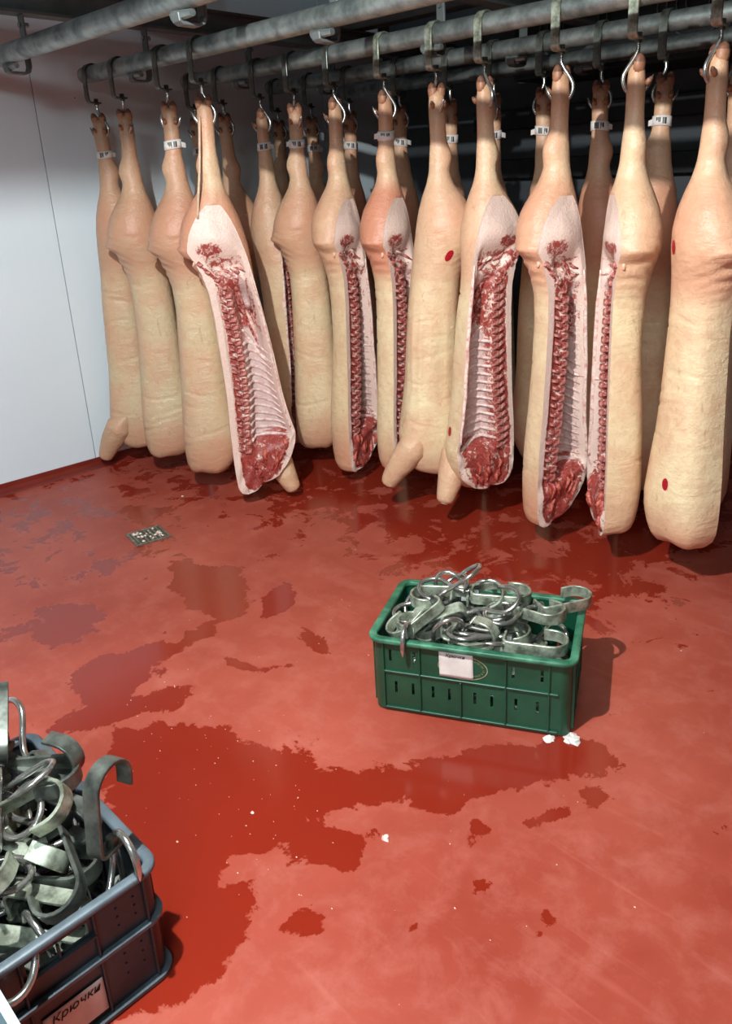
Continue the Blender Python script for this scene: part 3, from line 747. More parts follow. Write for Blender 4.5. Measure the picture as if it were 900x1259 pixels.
        fl_ = MB(); q0 = Vector((cxx, cyy, zc_)); q1 = q0+Vector((tx*sg+.5*math.cos(an), ty*sg+.5*math.sin(an), -.15)).normalized()*.024
        nv = Vector((math.cos(an), math.sin(an), 0))*.0006
        vs = [q0+Vector((0, 0, -.012))-nv, q1+Vector((0, 0, -.012))-nv, q1+Vector((0, 0, .010))-nv, q0+Vector((0, 0, .012))-nv]; vs += [p+nv*2 for p in vs]
        fl_.add(vs, [(3, 2, 1, 0), (4, 5, 6, 7), (0, 1, 5, 4), (1, 2, 6, 5), (2, 3, 7, 6), (3, 0, 4, 7)]); fl_.build('band_end', M['paper'], band)
    # --- inspection stamps: small ovals of ink wrapped on the skin
    G = VS.reshape(nr, ns, 3)
    for (d, sfrac, rw, rh) in stamps:
        mb = MB(); vs = []; i0 = np.interp(d, rows, np.arange(nr)); n1, n2 = 4, 18
        arc = np.linalg.norm(np.diff(G[int(i0)], axis=0), axis=1).sum()
        def sp(dd, sf):
            r = np.interp(dd, rows, np.arange(nr)); i = int(r); f = r-i; j = sf*(ns-1); jj = int(j); g = j-jj
            p = G[i, jj]*(1-f)*(1-g)+G[i+1, jj]*f*(1-g)+G[i, jj+1]*(1-f)*g+G[i+1, jj+1]*f*g
            ta = G[i, jj+1]-G[i, jj]; tb = G[i+1, jj]-G[i, jj]; nn = np.cross(ta, tb); nn = nn/np.linalg.norm(nn)*m
            if nn[0]*(p[0]-m*float(prof(dd, 3)))+nn[1]*(p[1]+off-float(prof(dd, 4))) < 0: nn = -nn
            return p+nn*.0022
        vs.append(sp(d, sfrac))
        for r_ in range(1, n1+1):
            for k in range(n2):
                an = 2*math.pi*k/n2; vs.append(sp(d+rh*r_/n1*math.sin(an), sfrac+rw/arc*r_/n1*math.cos(an)))
        fs = [(0, 1+k, 1+(k+1) % n2) for k in range(n2)]
        for r_ in range(n1-1):
            for k in range(n2):
                p, q_ = 1+r_*n2+k, 1+r_*n2+(k+1) % n2; fs.append((p, p+n2, q_+n2, q_))
        st = mb.add(vs, fs).build('ink_stamp', M['stamp'], root, True); st['label'] = 'red oval inspection stamp'
    if cord:
        pts = [tuple(p) for p in catmull([(m*.026, -.03, .03), (m*.036, -.05, -.05), (m*.052, -.07, -.18), (m*.072, -.08, -.30), (m*.086, -.07, -.40)], 4)]
        o = MB().tube(pts, [.006]*len(pts), 7).build('sinew', M['cord'], root, True); o['label'] = 'pale strip of sinew hanging beside the shank'
    return root

FRONT, LEFT, BACK = 'pork halves in the front row', 'pork halves on the rail by the white wall', 'pork halves in the shaded back row'
def rail_x(px): return px
# rail, x, cut angle, mirror, short phrase for the hook, label, hook turn, options
HANG = [
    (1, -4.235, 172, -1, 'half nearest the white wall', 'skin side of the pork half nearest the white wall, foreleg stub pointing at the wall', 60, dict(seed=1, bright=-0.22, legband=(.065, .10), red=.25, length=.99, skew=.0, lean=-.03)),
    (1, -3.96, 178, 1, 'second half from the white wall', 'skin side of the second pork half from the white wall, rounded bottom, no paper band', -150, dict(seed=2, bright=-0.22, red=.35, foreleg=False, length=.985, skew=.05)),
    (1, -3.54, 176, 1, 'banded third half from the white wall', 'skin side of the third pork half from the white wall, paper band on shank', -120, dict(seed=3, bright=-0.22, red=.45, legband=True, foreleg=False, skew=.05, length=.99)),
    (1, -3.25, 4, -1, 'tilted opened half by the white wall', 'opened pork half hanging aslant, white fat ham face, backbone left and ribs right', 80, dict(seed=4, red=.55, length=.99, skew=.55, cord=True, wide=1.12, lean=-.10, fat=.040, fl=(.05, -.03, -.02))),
    (2, -4.26, 180, -1, 'half hidden behind the tilted one', 'mostly hidden pork half behind the third one, at the wall end of the long rail', 80, dict(seed=5, cut=False, legband=True, foreleg=False, red=.3)),
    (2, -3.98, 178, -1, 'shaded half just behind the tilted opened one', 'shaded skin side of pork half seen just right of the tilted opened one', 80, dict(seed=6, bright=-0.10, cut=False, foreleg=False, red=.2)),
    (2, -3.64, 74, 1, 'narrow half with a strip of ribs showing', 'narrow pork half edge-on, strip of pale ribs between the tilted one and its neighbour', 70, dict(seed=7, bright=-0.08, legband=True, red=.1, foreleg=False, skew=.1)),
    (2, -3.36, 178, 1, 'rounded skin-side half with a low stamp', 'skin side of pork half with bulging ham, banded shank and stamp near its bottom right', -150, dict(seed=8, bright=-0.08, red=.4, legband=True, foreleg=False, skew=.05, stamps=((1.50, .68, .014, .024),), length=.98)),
    (2, -3.06, 50, -1, 'left one of the two half-turned opened halves', 'left of two half-turned opened pork halves, dark red loin strip down to the floor', 85, dict(seed=9, red=.2, foreleg=False, skew=.45, length=1.0)),
    (2, -2.72, 52, -1, 'reddish opened half behind the smooth one', 'opened pork half with reddish ham, lower part hidden behind the smooth stamped one', 90, dict(seed=10, red=.95, legband=True, foreleg=False, skew=.2, length=.96)),
    (2, -2.41, 190, -1, 'smooth creased half with the high stamp', 'smooth creased skin side of pork half with stamp high up and foreleg stub left', -150, dict(seed=11, red=.1, fold=1.0, stamps=((.61, .47, .016, .026),), length=.93, skew=.05, lean=-.05, fl=(-.02, 0, -.02))),
    (2, -2.15, 36, 1, 'opened half with the widest rib cage', 'opened pork half with widest pale rib cage, backbone right, foreleg stub at bottom left', 40, dict(seed=12, red=.25, skew=.02, length=.93, wide=1.12, lean=-.03, fl=(.02, 0, -.03), stamps=((1.43, .90, .014, .024),))),
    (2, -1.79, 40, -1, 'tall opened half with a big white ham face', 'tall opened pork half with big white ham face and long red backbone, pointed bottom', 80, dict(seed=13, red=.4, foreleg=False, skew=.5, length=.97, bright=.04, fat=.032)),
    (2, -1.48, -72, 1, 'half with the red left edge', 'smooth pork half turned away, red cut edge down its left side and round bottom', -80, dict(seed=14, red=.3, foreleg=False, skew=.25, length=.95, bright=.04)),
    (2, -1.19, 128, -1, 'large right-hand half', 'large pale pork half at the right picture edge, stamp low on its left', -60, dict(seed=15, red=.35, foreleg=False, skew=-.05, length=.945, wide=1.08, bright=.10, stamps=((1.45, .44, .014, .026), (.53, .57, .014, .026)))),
    (3, -4.26, 180, 1, 'back-row half nearest the white wall', 'back-row pork half nearest the white wall, only its dark foot showing', 70, dict(seed=16, wide=.86, cut=False, foreleg=False)),
    (3, -3.94, 180, -1, 'second back-row half from the wall', 'second back-row pork half from the wall, peeping out right of a banded shank', 60, dict(seed=17, wide=.86, cut=False, foreleg=False, legband=True)),
    (3, -3.60, 180, 1, 'third back-row half from the wall', 'third back-row pork half from the wall, banded shank right of the dark loin one', 60, dict(seed=18, wide=.86, cut=False, foreleg=False, legband=True, red=.6)),
    (3, -3.20, 180, 1, 'back-row half beside the reddish ham', 'back-row pork half directly right of the reddish ham, white band on its shank', 70, dict(seed=19, wide=.86, cut=False, foreleg=False, legband=True, red=.7)),
    (3, -2.84, 180, 1, 'back-row half behind the creased one', 'back-row pork half behind the smooth creased one, banded shank at its right', 150, dict(seed=20, wide=.86, cut=False, foreleg=False, legband=True, red=.4)),
    (3, -2.56, 180, 1, 'back-row half behind the widest rib cage', 'back-row pork half behind the widest rib cage, narrow white band on the shank', 20, dict(seed=21, wide=.86, cut=False, foreleg=False, legband=True, red=.4)),
    (3, -2.27, 180, -1, 'back-row half behind the tall opened one', 'back-row pork half hidden behind the tall opened one, its foot just showing', -90, dict(seed=22, wide=.86, cut=False, foreleg=False, legband=True, red=.4)),
    (3, -1.97, 180, -1, 'back-row half right of the tall one', 'back-row pork half in the gap right of the tall opened one, banded shank', 80, dict(seed=23, wide=.86, cut=False, foreleg=False, legband=True, red=.5)),
    (3, -1.67, 185, 1, 'back-row half right of the turned-away one', 'back-row pork half right of the turned-away one, band with a loose end', -80, dict(seed=24, wide=.86, cut=False, foreleg=False, legband=True, red=.6)),
    (3, -1.36, 170, -1, 'last back-row half at the right edge', 'last back-row pork half at the right picture edge behind the large pale one', -100, dict(seed=25, wide=.86, cut=False, foreleg=True, red=.3)),
]
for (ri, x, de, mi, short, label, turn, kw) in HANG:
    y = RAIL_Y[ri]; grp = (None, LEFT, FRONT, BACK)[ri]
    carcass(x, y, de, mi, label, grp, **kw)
    az = math.atan2(-y, -x)
    meat_hook((x, y, RAIL_Z), Quaternion((0, 0, 1), math.pi/2), az+math.radians(turn)-math.pi/2, 'steel hook on the rail carrying the '+short, 'hooks on the rails', dark=(ri == 3 or x < -3))  # darker strap colour on the back rail and towards the white wall

# ------------------------------------------------------------------ crates
def wall_panel(Lx, Hz, th, holes):
    """upright sheet in x/z, y from 0 to th, with rectangular holes (x0,x1,z0,z1)"""
    xs = sorted({0.0, Lx, *[h[0] for h in holes], *[h[1] for h in holes]}); zs = sorted({0.0, Hz, *[h[2] for h in holes], *[h[3] for h in holes]})
    nx, nz = len(xs)-1, len(zs)-1
    solid = [[not any(h[0]-1e-9 <= (xs[i]+xs[i+1])/2 <= h[1] and h[2] <= (zs[j]+zs[j+1])/2 <= h[3] for h in holes) for j in range(nz)] for i in range(nx)]
    vid = {}; V = []
    def v(i, j, k):
        if (i, j, k) not in vid: vid[(i, j, k)] = len(V); V.append((xs[i], k*th, zs[j]))
        return vid[(i, j, k)]
    Fc = []
    for i in range(nx):
        for j in range(nz):
            if not solid[i][j]: continue
            Fc.append((v(i, j, 0), v(i+1, j, 0), v(i+1, j+1, 0), v(i, j+1, 0))); Fc.append((v(i, j, 1), v(i, j+1, 1), v(i+1, j+1, 1), v(i+1, j, 1)))
            for di, dj, a, b in ((-1, 0, (i, j+1), (i, j)), (1, 0, (i+1, j), (i+1, j+1)), (0, -1, (i, j), (i+1, j)), (0, 1, (i+1, j+1), (i, j+1))):
                ii, jj = i+di, j+dj
                if 0 <= ii < nx and 0 <= jj < nz and solid[ii][jj]: continue
                Fc.append((v(*a, 0), v(*a, 1), v(*b, 1), v(*b, 0)))
    return V, Fc

def rim_ring(L, W, r, sec):
    """sweep closed section (offset out, z) round a rounded rectangle"""
    pts = []
    for cx, cy, a0 in ((L/2-r, W/2-r, 0), (-L/2+r, W/2-r, 90), (-L/2+r, -W/2+r, 180), (L/2-r, -W/2+r, 270)):
        for k in range(7):
            a = math.radians(a0+15*k); pts.append((cx, cy, math.cos(a), math.sin(a)))
    vs = [(cx+(r+o)*ca, cy+(r+o)*sa, z) for (cx, cy, ca, sa) in pts for (o, z) in sec]; n, k = len(pts), len(sec)
    fs = [(i*k+j, ((i+1) % n)*k+j, ((i+1) % n)*k+(j+1) % k, i*k+(j+1) % k) for i in range(n) for j in range(k)]
    return vs, fs

def text_mesh(txt, size, shear=.25):
    cu = bpy.data.curves.new('lettering', 'FONT'); cu.body = txt; cu.size = size; cu.shear = shear; cu.align_x = 'CENTER'; cu.align_y = 'CENTER'; cu.extrude = .0002; cu.offset = size*.012
    o = bpy.data.objects.new('lettering', cu); COL.objects.link(o); bpy.context.view_layer.update()
    me = bpy.data.meshes.new_from_object(o.evaluated_get(bpy.context.evaluated_depsgraph_get())); bpy.data.objects.remove(o)
    me.name = 'lettering'; return me

def crate(name, label, loc, rz, L, W, H, body, rimm, faces, r=.03, lip=.016):
    t = empty(name, loc, rz); tag(t, label, 'crate')
    th = .005; z0 = .006
    # order: front (-y), right (+x), back (+y), left (-x)
    for fi, (length, ang, off) in enumerate(((L, 0, W/2), (W, 90, L/2), (L, 180, W/2), (W, 270, L/2))):
        f = faces[fi % len(faces)]; m = Matrix.Rotation(math.radians(ang), 4, 'Z') @ Matrix.Translation((-length/2, -off, z0))
        inner = length-2*r
        V, Fc = wall_panel(inner, H-z0-.008, th, [(h[0]*length-r, h[1]*length-r, h[2]*H, h[3]*H) for h in f['holes']])
        p = MB().add([m @ Vector((x+r, y, z)) for x, y, z in V], Fc).build('side_wall', body, t)
        for (xf, zlo, zhi) in f['vribs']:
            bevel(MB().box((xf*length, -.0035, (zlo+zhi)/2*H), (.005, .009, (zhi-zlo)*H), m).build('rib', body, p), .0012, 1)
        for (zf, x0, x1, dp) in f['hribs']:
            bevel(MB().box(((x0+x1)/2*length, -dp/2, zf*H), ((x1-x0)*length, dp+.002, .006), m).build('rib', body, p), .0012, 1)
    for sx, sy, a0 in ((1, 1, 0), (-1, 1, 90), (-1, -1, 180), (1, -1, 270)):
        vs = []; n = 6
        for z in (z0, H-.008):
            for rr in (r, r-th):
                for k in range(n+1):
                    a = math.radians(a0+90*k/n); vs.append((sx*(L/2-r)+rr*math.cos(a), sy*(W/2-r)+rr*math.sin(a), z))
        q = n+1; fs = []
        for k in range(n): fs += [(k, k+1, 2*q+k+1, 2*q+k), (q+k+1, q+k, 3*q+k, 3*q+k+1), (k+1, k, q+k, q+k+1), (2*q+k, 2*q+k+1, 3*q+k+1, 3*q+k)]
        smooth_by_angle(MB().add(vs, fs).build('corner_post', body, t))
    MB().rbox((0, 0, z0+.003), (L-.008, W-.008, .006), r-.004, 5).build('base', body, t)
    sec = [(-th-.004, H-.012), (lip-.004, H-.016), (lip, H-.012), (lip, H-.003), (lip-.003, H), (-th-.001, H), (-th-.004, H-.003)]
    vs, fs = rim_ring(L, W, r, sec); o = MB().add(vs, fs).build('rim', rimm, t); smooth_by_angle(o, 50)
    return t

# ---- green crate
GA = math.radians(26.9)
gu = Vector((math.cos(GA), math.sin(GA), 0)); gv = Vector((-math.sin(GA), math.cos(GA), 0)); GC = Vector((-1.354, 1.717, 0)); GL, GW, GH = .605, .36, .264
up_s = [.095, .22, .72, .86]; lo_s = [.12, .21, .315, .40, .53, .615, .735, .84]
gf = dict(holes=[(x-.007, x+.007, .66, .82) for x in up_s]+[(x-.007, x+.007, .24, .40) for x in lo_s],
          vribs=[(.06, .03, .92), (.25, .03, .92), (.46, .03, .52), (.685, .03, .92), (.895, .03, .92)], hribs=[(.535, .06, .94, .006), (.93, .06, .94, .010), (.04, .06, .94, .006)])
gs = dict(holes=[(x-.011, x+.011, .66, .82) for x in (.25, .75)]+[(x-.011, x+.011, .24, .40) for x in (.2, .4, .6, .8)],
          vribs=[(.09, .03, .92), (.37, .03, .92), (.63, .03, .92), (.91, .03, .92)], hribs=[(.535, .09, .91, .006), (.93, .09, .91, .010), (.04, .09, .91, .006)])
gc = crate('hook_crate', 'green plastic crate full of steel hooks in the middle of the red floor', GC, GA, GL, GW, GH, M['green'], M['green_rim'], [gf, gs])
def on_front(xf, zf, out): return Vector(((xf-.5)*GL, -GW/2-out, zf*GH))
# printed oval emblem, mostly under the paper
lg = MB(); ce = on_front(.47, .735, .0008)
def oval(a, b, w, k0=0, k1=48):
    vs = []; fs = []
    for k in range(k0, k1+1):
        t = 2*math.pi*k/48
        for q in (0, w): vs.append((ce.x+(a-q)*math.cos(t), ce.y, ce.z+(b-q)*math.sin(t)))
    for k in range(k1-k0): fs.append((2*k, 2*k+1, 2*k+3, 2*k+2))
    lg.add(vs, [tuple(reversed(f)) for f in fs])
oval(.076, .042, .0022)
for k in range(60):              # ring of tiny worn letters, too small to read
    t = 2*math.pi*k/60; rr = random.Random(k)
    if rr.random() < .18: continue
    a, b = .064, .031; p = Vector((ce.x+a*math.cos(t), ce.y, ce.z+b*math.sin(t))); nrm = Vector((math.cos(t)/a, 0, math.sin(t)/b)).normalized(); tg = Vector((-nrm.z, 0, nrm.x))
    for s in (-1, 1) if rr.random() < .7 else (0,):
        c = p+tg*s*.0011; h = .0032; w = .0006
        lg.add([c-nrm*h-tg*w, c-nrm*h+tg*w, c+nrm*h+tg*w, c+nrm*h-tg*w], [(0, 1, 2, 3), (3, 2, 1, 0)])
    if rr.random() < .6:
        c = p+nrm*rr.choice((-.0026, 0, .0026)); lg.add([c-tg*.0014-nrm*.0006, c+tg*.0014-nrm*.0006, c+tg*.0014+nrm*.0006, c-tg*.0014+nrm*.0006], [(0, 1, 2, 3), (3, 2, 1, 0)])
o = lg.build('printed_emblem', M['logo'], gc); o['label'] = 'faded oval printed emblem'

def paper_label(parent, P, U, Wv, w, h, txt, size, tpos, corner=0, skewtop=0.0):
    """P centre, U right, Wv up"""
    nrm = U.cross(Wv).normalized(); n1, n2 = 10, 8; vs = []
    for i in range(n1+1):
        for j in range(n2+1):
            u, v = i/n1-.5, j/n2-.5
            vs.append(P+U*w*u+Wv*h*(v+skewtop*u*(v+.5))+nrm*(.0012+.0012*math.sin(3*u+5*v)*math.cos(4*v)*.5+.0008))
    fs = [(i*(n2+1)+j, (i+1)*(n2+1)+j, (i+1)*(n2+1)+j+1, i*(n2+1)+j+1) for i in range(n1) for j in range(n2)]
    o = MB().add(vs, fs).build('paper_label', M['paper'], parent, True); md = o.modifiers.new('solid', 'SOLIDIFY'); md.thickness = .0004
    o['label'] = 'white paper slip with black italic lettering'
    me = text_mesh(txt, size); q = P+U*w*tpos[0]+Wv*h*tpos[1]+nrm*.0034
    mt = Matrix((U.normalized(), Wv.normalized(), nrm)).transposed().to_4x4(); mt.translation = q; me.transform(mt)
    link('lettering', me, M['ink'], o)
paper_label(gc, on_front(.437, .755, .001), Vector((1, 0, 0)), Vector((-.02, 0, 1)).normalized(), .104, .086, 'Крючки', .0155, (-.02, .38))

# ---- dark crate
BC = Vector((-1.55, .3125, 0)); BL, BW, BH = .60, .405, .292
bh = []
for cx in (.165, .835):
    for i in range(2):
        for j in range(3): bh.append((cx-.05+.09*i-.006, cx-.05+.09*i+.006, .66+.075*j, .66+.075*j+.017)); bh.append((cx-.05+.09*i-.006, cx-.05+.09*i+.006, .22+.09*j, .22+.09*j+.017))
bside = dict(holes=bh+[(.355, .645, .76, .865)], vribs=[(.33, .03, .94), (.67, .03, .94), (.5, .76, .865), (.07, .03, .94), (.93, .03, .94)],
             hribs=[(.74, .33, .67, .010)])
bl = dict(holes=[], vribs=[(.06, .03, .94), (.22, .03, .94), (.41, .03, .94), (.59, .03, .94), (.78, .03, .94), (.94, .03, .94)], hribs=[(.86, .06, .94, .010)])
bc = crate('hook_crate', 'dark grey plastic crate heaped with steel hooks at the lower left', BC, 0, BL, BW, BH, M['black'], M['black_rim'], [bl, bside], r=.028, lip=.014)
for z in (.55, .03):
    sec = [(-.002, z*BH-.005), (.013, z*BH-.005), (.014, z*BH+.004), (-.002, z*BH+.005)]
    vs, fs = rim_ring(BL, BW, .028, sec); smooth_by_angle(MB().add(vs, fs).build('flange', M['black_rim'], bc), 50)
paper_label(bc, Vector((BL/2+.002, .3125-.3125+.005, .072)), Vector((0, 1, 0)), Vector((0, 0, 1)), .118, .085, 'Крючки', .0255, (.02, .30))

# ---- heaps of hooks
PILE_G = [(-0.0498, 0.0111, 0.0244, 0.5056, -0.5798, -0.4668, 0.4362, 90),
    (0.227, -0.1083, 0.0246, 0.4789, 0.5174, 0.5377, 0.4625, 180),
    (0.1714, 0.049, 0.045, 0.4618, -0.774, 0.129, -0.4135, 0),
    (0.0698, 0.1015, 0.0353, 0.4045, 0.5954, 0.5645, 0.404, 0),
    (0.226, 0.1106, 0.0526, 0.6252, 0.2369, 0.7216, 0.1799, 180),
    (0.111, 0.1024, 0.0937, 0.7058, -0.3079, 0.5902, 0.2424, 180),
    (0.1874, -0.0321, 0.1171, 0.5771, 0.2494, 0.6535, 0.4216, 180),
    (-0.1255, 0.0567, 0.0591, 0.048, 0.6229, -0.5548, -0.5495, 20),
    (0.1593, 0.0277, 0.1511, 0.6026, 0.5387, 0.446, 0.3843, 20),
    (-0.2264, -0.1141, 0.0541, 0.281, 0.296, -0.9059, -0.1135, 0),
    (0.0183, 0.1202, 0.063, 0.0566, -0.8188, 0.2656, 0.5057, 200),
    (0.1105, 0.0172, 0.1923, 0.4505, -0.3621, 0.5584, -0.5951, 20),
    (-0.1991, -0.0564, 0.0515, 0.3459, 0.3249, -0.8481, -0.2355, 180),
    (-0.2268, -0.0129, 0.084, 0.27, 0.7998, -0.2708, -0.4628, 180),
    (0.0475, 0.0789, 0.2217, 0.4267, -0.5317, 0.3439, -0.6457, 200),
    (-0.1731, -0.0246, 0.1261, 0.2713, 0.8891, -0.1054, -0.3532, 0),
    (0.0931, 0.1109, 0.217, 0.6816, 0.0551, 0.7242, 0.089, 200),
    (-0.2101, -0.048, 0.1408, 0.4565, -0.2539, -0.795, 0.3084, 180),
    (0.1913, -0.0781, 0.1889, 0.5371, 0.5083, 0.5732, 0.3529, 200),
    (-0.194, 0.11, 0.2302, 0.3125, 0.4673, -0.6017, -0.5673, 0),
    (0.0281, 0.0404, 0.3023, 0.6783, -0.2657, 0.53, -0.434, 20),
    (-0.1618, -0.0434, 0.2144, 0.0703, -0.8079, -0.2442, 0.5317, 90),
    (-0.2279, -0.1123, 0.1741, 0.2825, 0.8066, 0.3177, -0.4107, 270),
    (-0.2258, -0.1095, 0.2541, 0.18, -0.3681, -0.759, 0.5059, 200)]
PILE_B = [(-0.0677, -0.1113, 0.0238, 0.5238, -0.4751, -0.5227, 0.4761, 200),
    (0.2256, -0.0269, 0.0532, 0.6948, -0.0765, 0.7002, 0.1452, 90),
    (0.1951, 0.0786, 0.0193, 0.5322, 0.5311, 0.4656, 0.4668, 180),
    (0.1473, 0.129, 0.0558, 0.5123, -0.5207, 0.4605, -0.5042, 20),
    (-0.2118, 0.1011, 0.0519, 0.5687, 0.0405, -0.8215, 0.0071, 180),
    (0.226, -0.0851, 0.044, 0.5049, 0.3992, 0.6196, 0.4493, 200),
    (0.2018, 0.0035, 0.0833, 0.6521, -0.0365, 0.7169, 0.2439, 90),
    (-0.1979, 0.0538, 0.0521, 0.0203, 0.6995, 0.0196, -0.7141, 90),
    (0.1692, 0.0274, 0.1149, 0.5481, -0.0347, 0.7373, 0.3933, 0),
    (0.0481, 0.0184, 0.0935, 0.6232, -0.5403, 0.2773, -0.4928, 20),
    (-0.1553, 0.0092, 0.066, 0.2181, 0.7368, 0.0933, -0.6331, 270),
    (-0.0329, 0.0008, 0.1085, 0.3601, 0.6237, -0.5416, -0.4337, 90),
    (-0.2275, -0.0975, 0.0768, 0.5933, 0.0639, -0.789, 0.1463, 90),
    (0.1484, 0.0703, 0.1567, 0.7133, -0.3724, 0.5937, 0.0045, 0),
    (0.1614, -0.1578, 0.1387, 0.7552, 0.022, 0.6547, -0.0236, 180),
    (0.0613, 0.1273, 0.1326, 0.3788, -0.6149, 0.3492, -0.5971, 20),
    (-0.0619, -0.1167, 0.1842, 0.7443, 0.6044, -0.2841, -0.0026, 180),
    (0.1385, -0.1575, 0.2372, 0.025, 0.6786, 0.024, 0.7337, 20),
    (-0.1367, 0.0008, 0.1557, 0.5831, 0.5118, -0.5859, -0.234, 0),
    (-0.2274, 0.0627, 0.1661, 0.402, -0.483, -0.5864, 0.5112, 180),
    (0.2264, 0.0569, 0.2044, 0.7002, -0.194, 0.6661, 0.1684, 20),
    (-0.2036, -0.1021, 0.1572, 0.5337, 0.7592, -0.1802, -0.326, 200),
    (0.1541, 0.1055, 0.2403, 0.3684, 0.3013, 0.5977, 0.6452, 20),
    (-0.2258, 0.0566, 0.2052, 0.4008, -0.4852, -0.584, 0.5127, 0),
    (0.0612, -0.1039, 0.2018, 0.1955, -0.6468, 0.4128, -0.6108, 200),
    (-0.2264, -0.1285, 0.2102, 0.4554, 0.5432, -0.5387, -0.4554, 20),
    (-0.2086, -0.0151, 0.2438, 0.3344, 0.4793, -0.5725, -0.5751, 200),
    (-0.202, -0.1239, 0.2879, 0.4886, -0.3903, -0.5828, 0.5189, 200),
    (-0.1271, 0.0902, 0.2302, 0.0994, 0.4278, -0.6663, -0.6027, 200),
    (0.0199, 0.1232, 0.287, 0.5249, -0.1989, 0.8072, -0.1825, 180),
    (-0.1103, -0.1262, 0.3212, 0.3537, -0.4104, -0.5468, 0.6383, 0),
    (0.104, -0.0971, 0.3503, 0.6052, 0.326, 0.6225, 0.374, 20),
    (0.1232, 0.0655, 0.2824, 0.3402, -0.8099, 0.0238, -0.4772, 200),
    (0.2282, 0.0419, 0.2798, 0.4872, -0.3816, 0.6679, -0.4134, 20),
    (0.1068, 0.1411, 0.3094, 0.6418, -0.1651, 0.7339, 0.1491, 20),
    (-0.1711, -0.0058, 0.2844, 0.3688, 0.8017, -0.3145, -0.3497, 200),
    (-0.1946, -0.0399, 0.3318, 0.0826, -0.6498, -0.3442, 0.6726, 90),
    (0.0171, -0.0733, 0.3656, 0.1875, -0.5086, 0.6211, -0.5661, 20),
    (-0.1394, 0.1107, 0.4951, 0.1111, -0.5089, 0.1691, 0.8367, 0),
    (0.1193, -0.1134, 0.3948, 0.4211, 0.5154, 0.5402, 0.5149, 270),
    (-0.0727, -0.0709, 0.3976, 0.1003, 0.7075, -0.1842, -0.6748, 200)]
def heap(data, C, rot, sc, label, group, dark):
    q0 = Quaternion((0, 0, 1), rot)
    for i, d in enumerate(data):
        p = q0 @ Vector((d[0]*sc[0], d[1]*sc[1], d[2]+.012))+C
        meat_hook(p, q0 @ Quaternion(d[3:7]), math.radians(d[7]), label, group, dark=dark and i % 4 != 0)
heap(PILE_G, GC, GA, (1.0, 1.0), 'loose steel hook in the tangled heap inside the green crate', 'hooks heaped in the green crate', False)
heap(PILE_B, BC, 0, (1.0, 1.0), 'loose steel hook in the tangled heap inside the dark crate', 'hooks heaped in the dark crate', True)

def cols(x, y, z):
    """rotation whose local axes point along x, y, z"""
    x = Vector(x); y = Vector(y); z = Vector(z)
    return Matrix((x.normalized(), y.normalized(), z.normalized())).transposed().to_quaternion()
Zv = Vector((0, 0, 1))
def gp(u, v, z): return GC+gu*u+gv*v+Zv*z
# straps lying on edge on top of the green heap
q = cols(gv, Zv, gu)
meat_hook(gp(.235, -.105, .268), q, math.radians(175), 'steel hook lying along the front right rim of the green crate', 'hooks heaped in the green crate')
q = Quaternion((0, 0, 1), math.radians(-24)) @ Quaternion(gv, math.radians(-4)) @ q
meat_hook(gp(.215, .015, .300), q, math.radians(185), 'steel hook laid slanting on the heap behind the front right one', 'hooks heaped in the green crate')
q = Quaternion((0, 0, 1), math.radians(4)) @ cols(gv, Zv, gu)
meat_hook(gp(.10, .075, .315), q, math.radians(15), 'steel hook with long flat strap topmost in the green crate heap', 'hooks heaped in the green crate')
q = Quaternion((0, 0, 1), math.radians(8)) @ cols(-gv, Zv, -gu)
meat_hook(gp(-.185, .02, .300), q, math.radians(20), 'steel hook with open curl at the left of the green crate heap', 'hooks heaped in the green crate')
q = Quaternion((0, 0, 1), math.radians(35)) @ cols(gv, Zv, gu)
meat_hook(gp(.285, .125, .300), q, math.radians(190), 'steel hook whose curl juts over the far right green crate corner', 'hooks heaped in the green crate')
q = Quaternion((0, 0, 1), math.radians(-16)) @ cols(Zv, -gv, gu)
meat_hook(gp(.03, -.105, .268), q, math.radians(100), 'steel hook with rod loop resting behind the front rim beside the paper slip', 'hooks heaped in the green crate')
q = Quaternion((0, 0, 1), math.radians(-7)) @ cols(-gv, Zv, -gu)
meat_hook(gp(-.20, -.085, .262), q, math.radians(200), 'steel hook lying along the front rim at the left end of the green crate', 'hooks heaped in the green crate')
# upside down, its point reaching over the front rim
q = Quaternion(gu, math.radians(33)) @ cols(gv, gu, -Zv)
meat_hook(gp(-.195, -.02, .035), q, math.radians(0), 'steel hook reaching with its point over the front left green rim', 'hooks heaped in the green crate')
q = Quaternion(gv, math.radians(-14)) @ cols(gu, -gv, -Zv)
meat_hook(gp(-.06, .10, .050), q, math.radians(180), 'steel hook whose bent rod sticks up highest above the green crate', 'hooks heaped in the green crate')

def bp(x, y, z): return Vector((x, y, z))
# hooks on the dark crate
for k, (loc, az_, pitch, roll, sw, lab) in enumerate((
        ((-1.50, .45, .405), 44, 3, 180, 10, 'steel hook lying flat along the far rim of the dark crate'),
        ((-1.44, .40, .400), 60, 22, 200, 60, 'steel hook propped up in the middle of the dark crate heap'),
        ((-1.52, .47, .430), 30, -6, 90, 150, 'steel hook lying beside the far rim with its strap on edge'),
        ((-1.40, .26, .345), -30, 10, 20, 100, 'steel hook slanting across the near side of the dark crate'),
        ((-1.60, .33, .440), 120, 12, 160, 30, 'steel hook topmost in the dark crate heap'),
        ((-1.47, .20, .390), 100, -18, 100, 200, 'steel hook dipping towards the near rim of the dark crate'))):
    a = math.radians(az_); zd = Vector((math.cos(a), math.sin(a), math.tan(math.radians(pitch)))).normalized(); y0 = (Zv-zd*Zv.dot(zd)).normalized()
    q = Quaternion(zd, math.radians(roll)) @ cols(y0.cross(zd), y0, zd)
    meat_hook(bp(*loc), q, math.radians(sw), lab, 'hooks heaped in the dark crate', dark=k % 2 == 0)
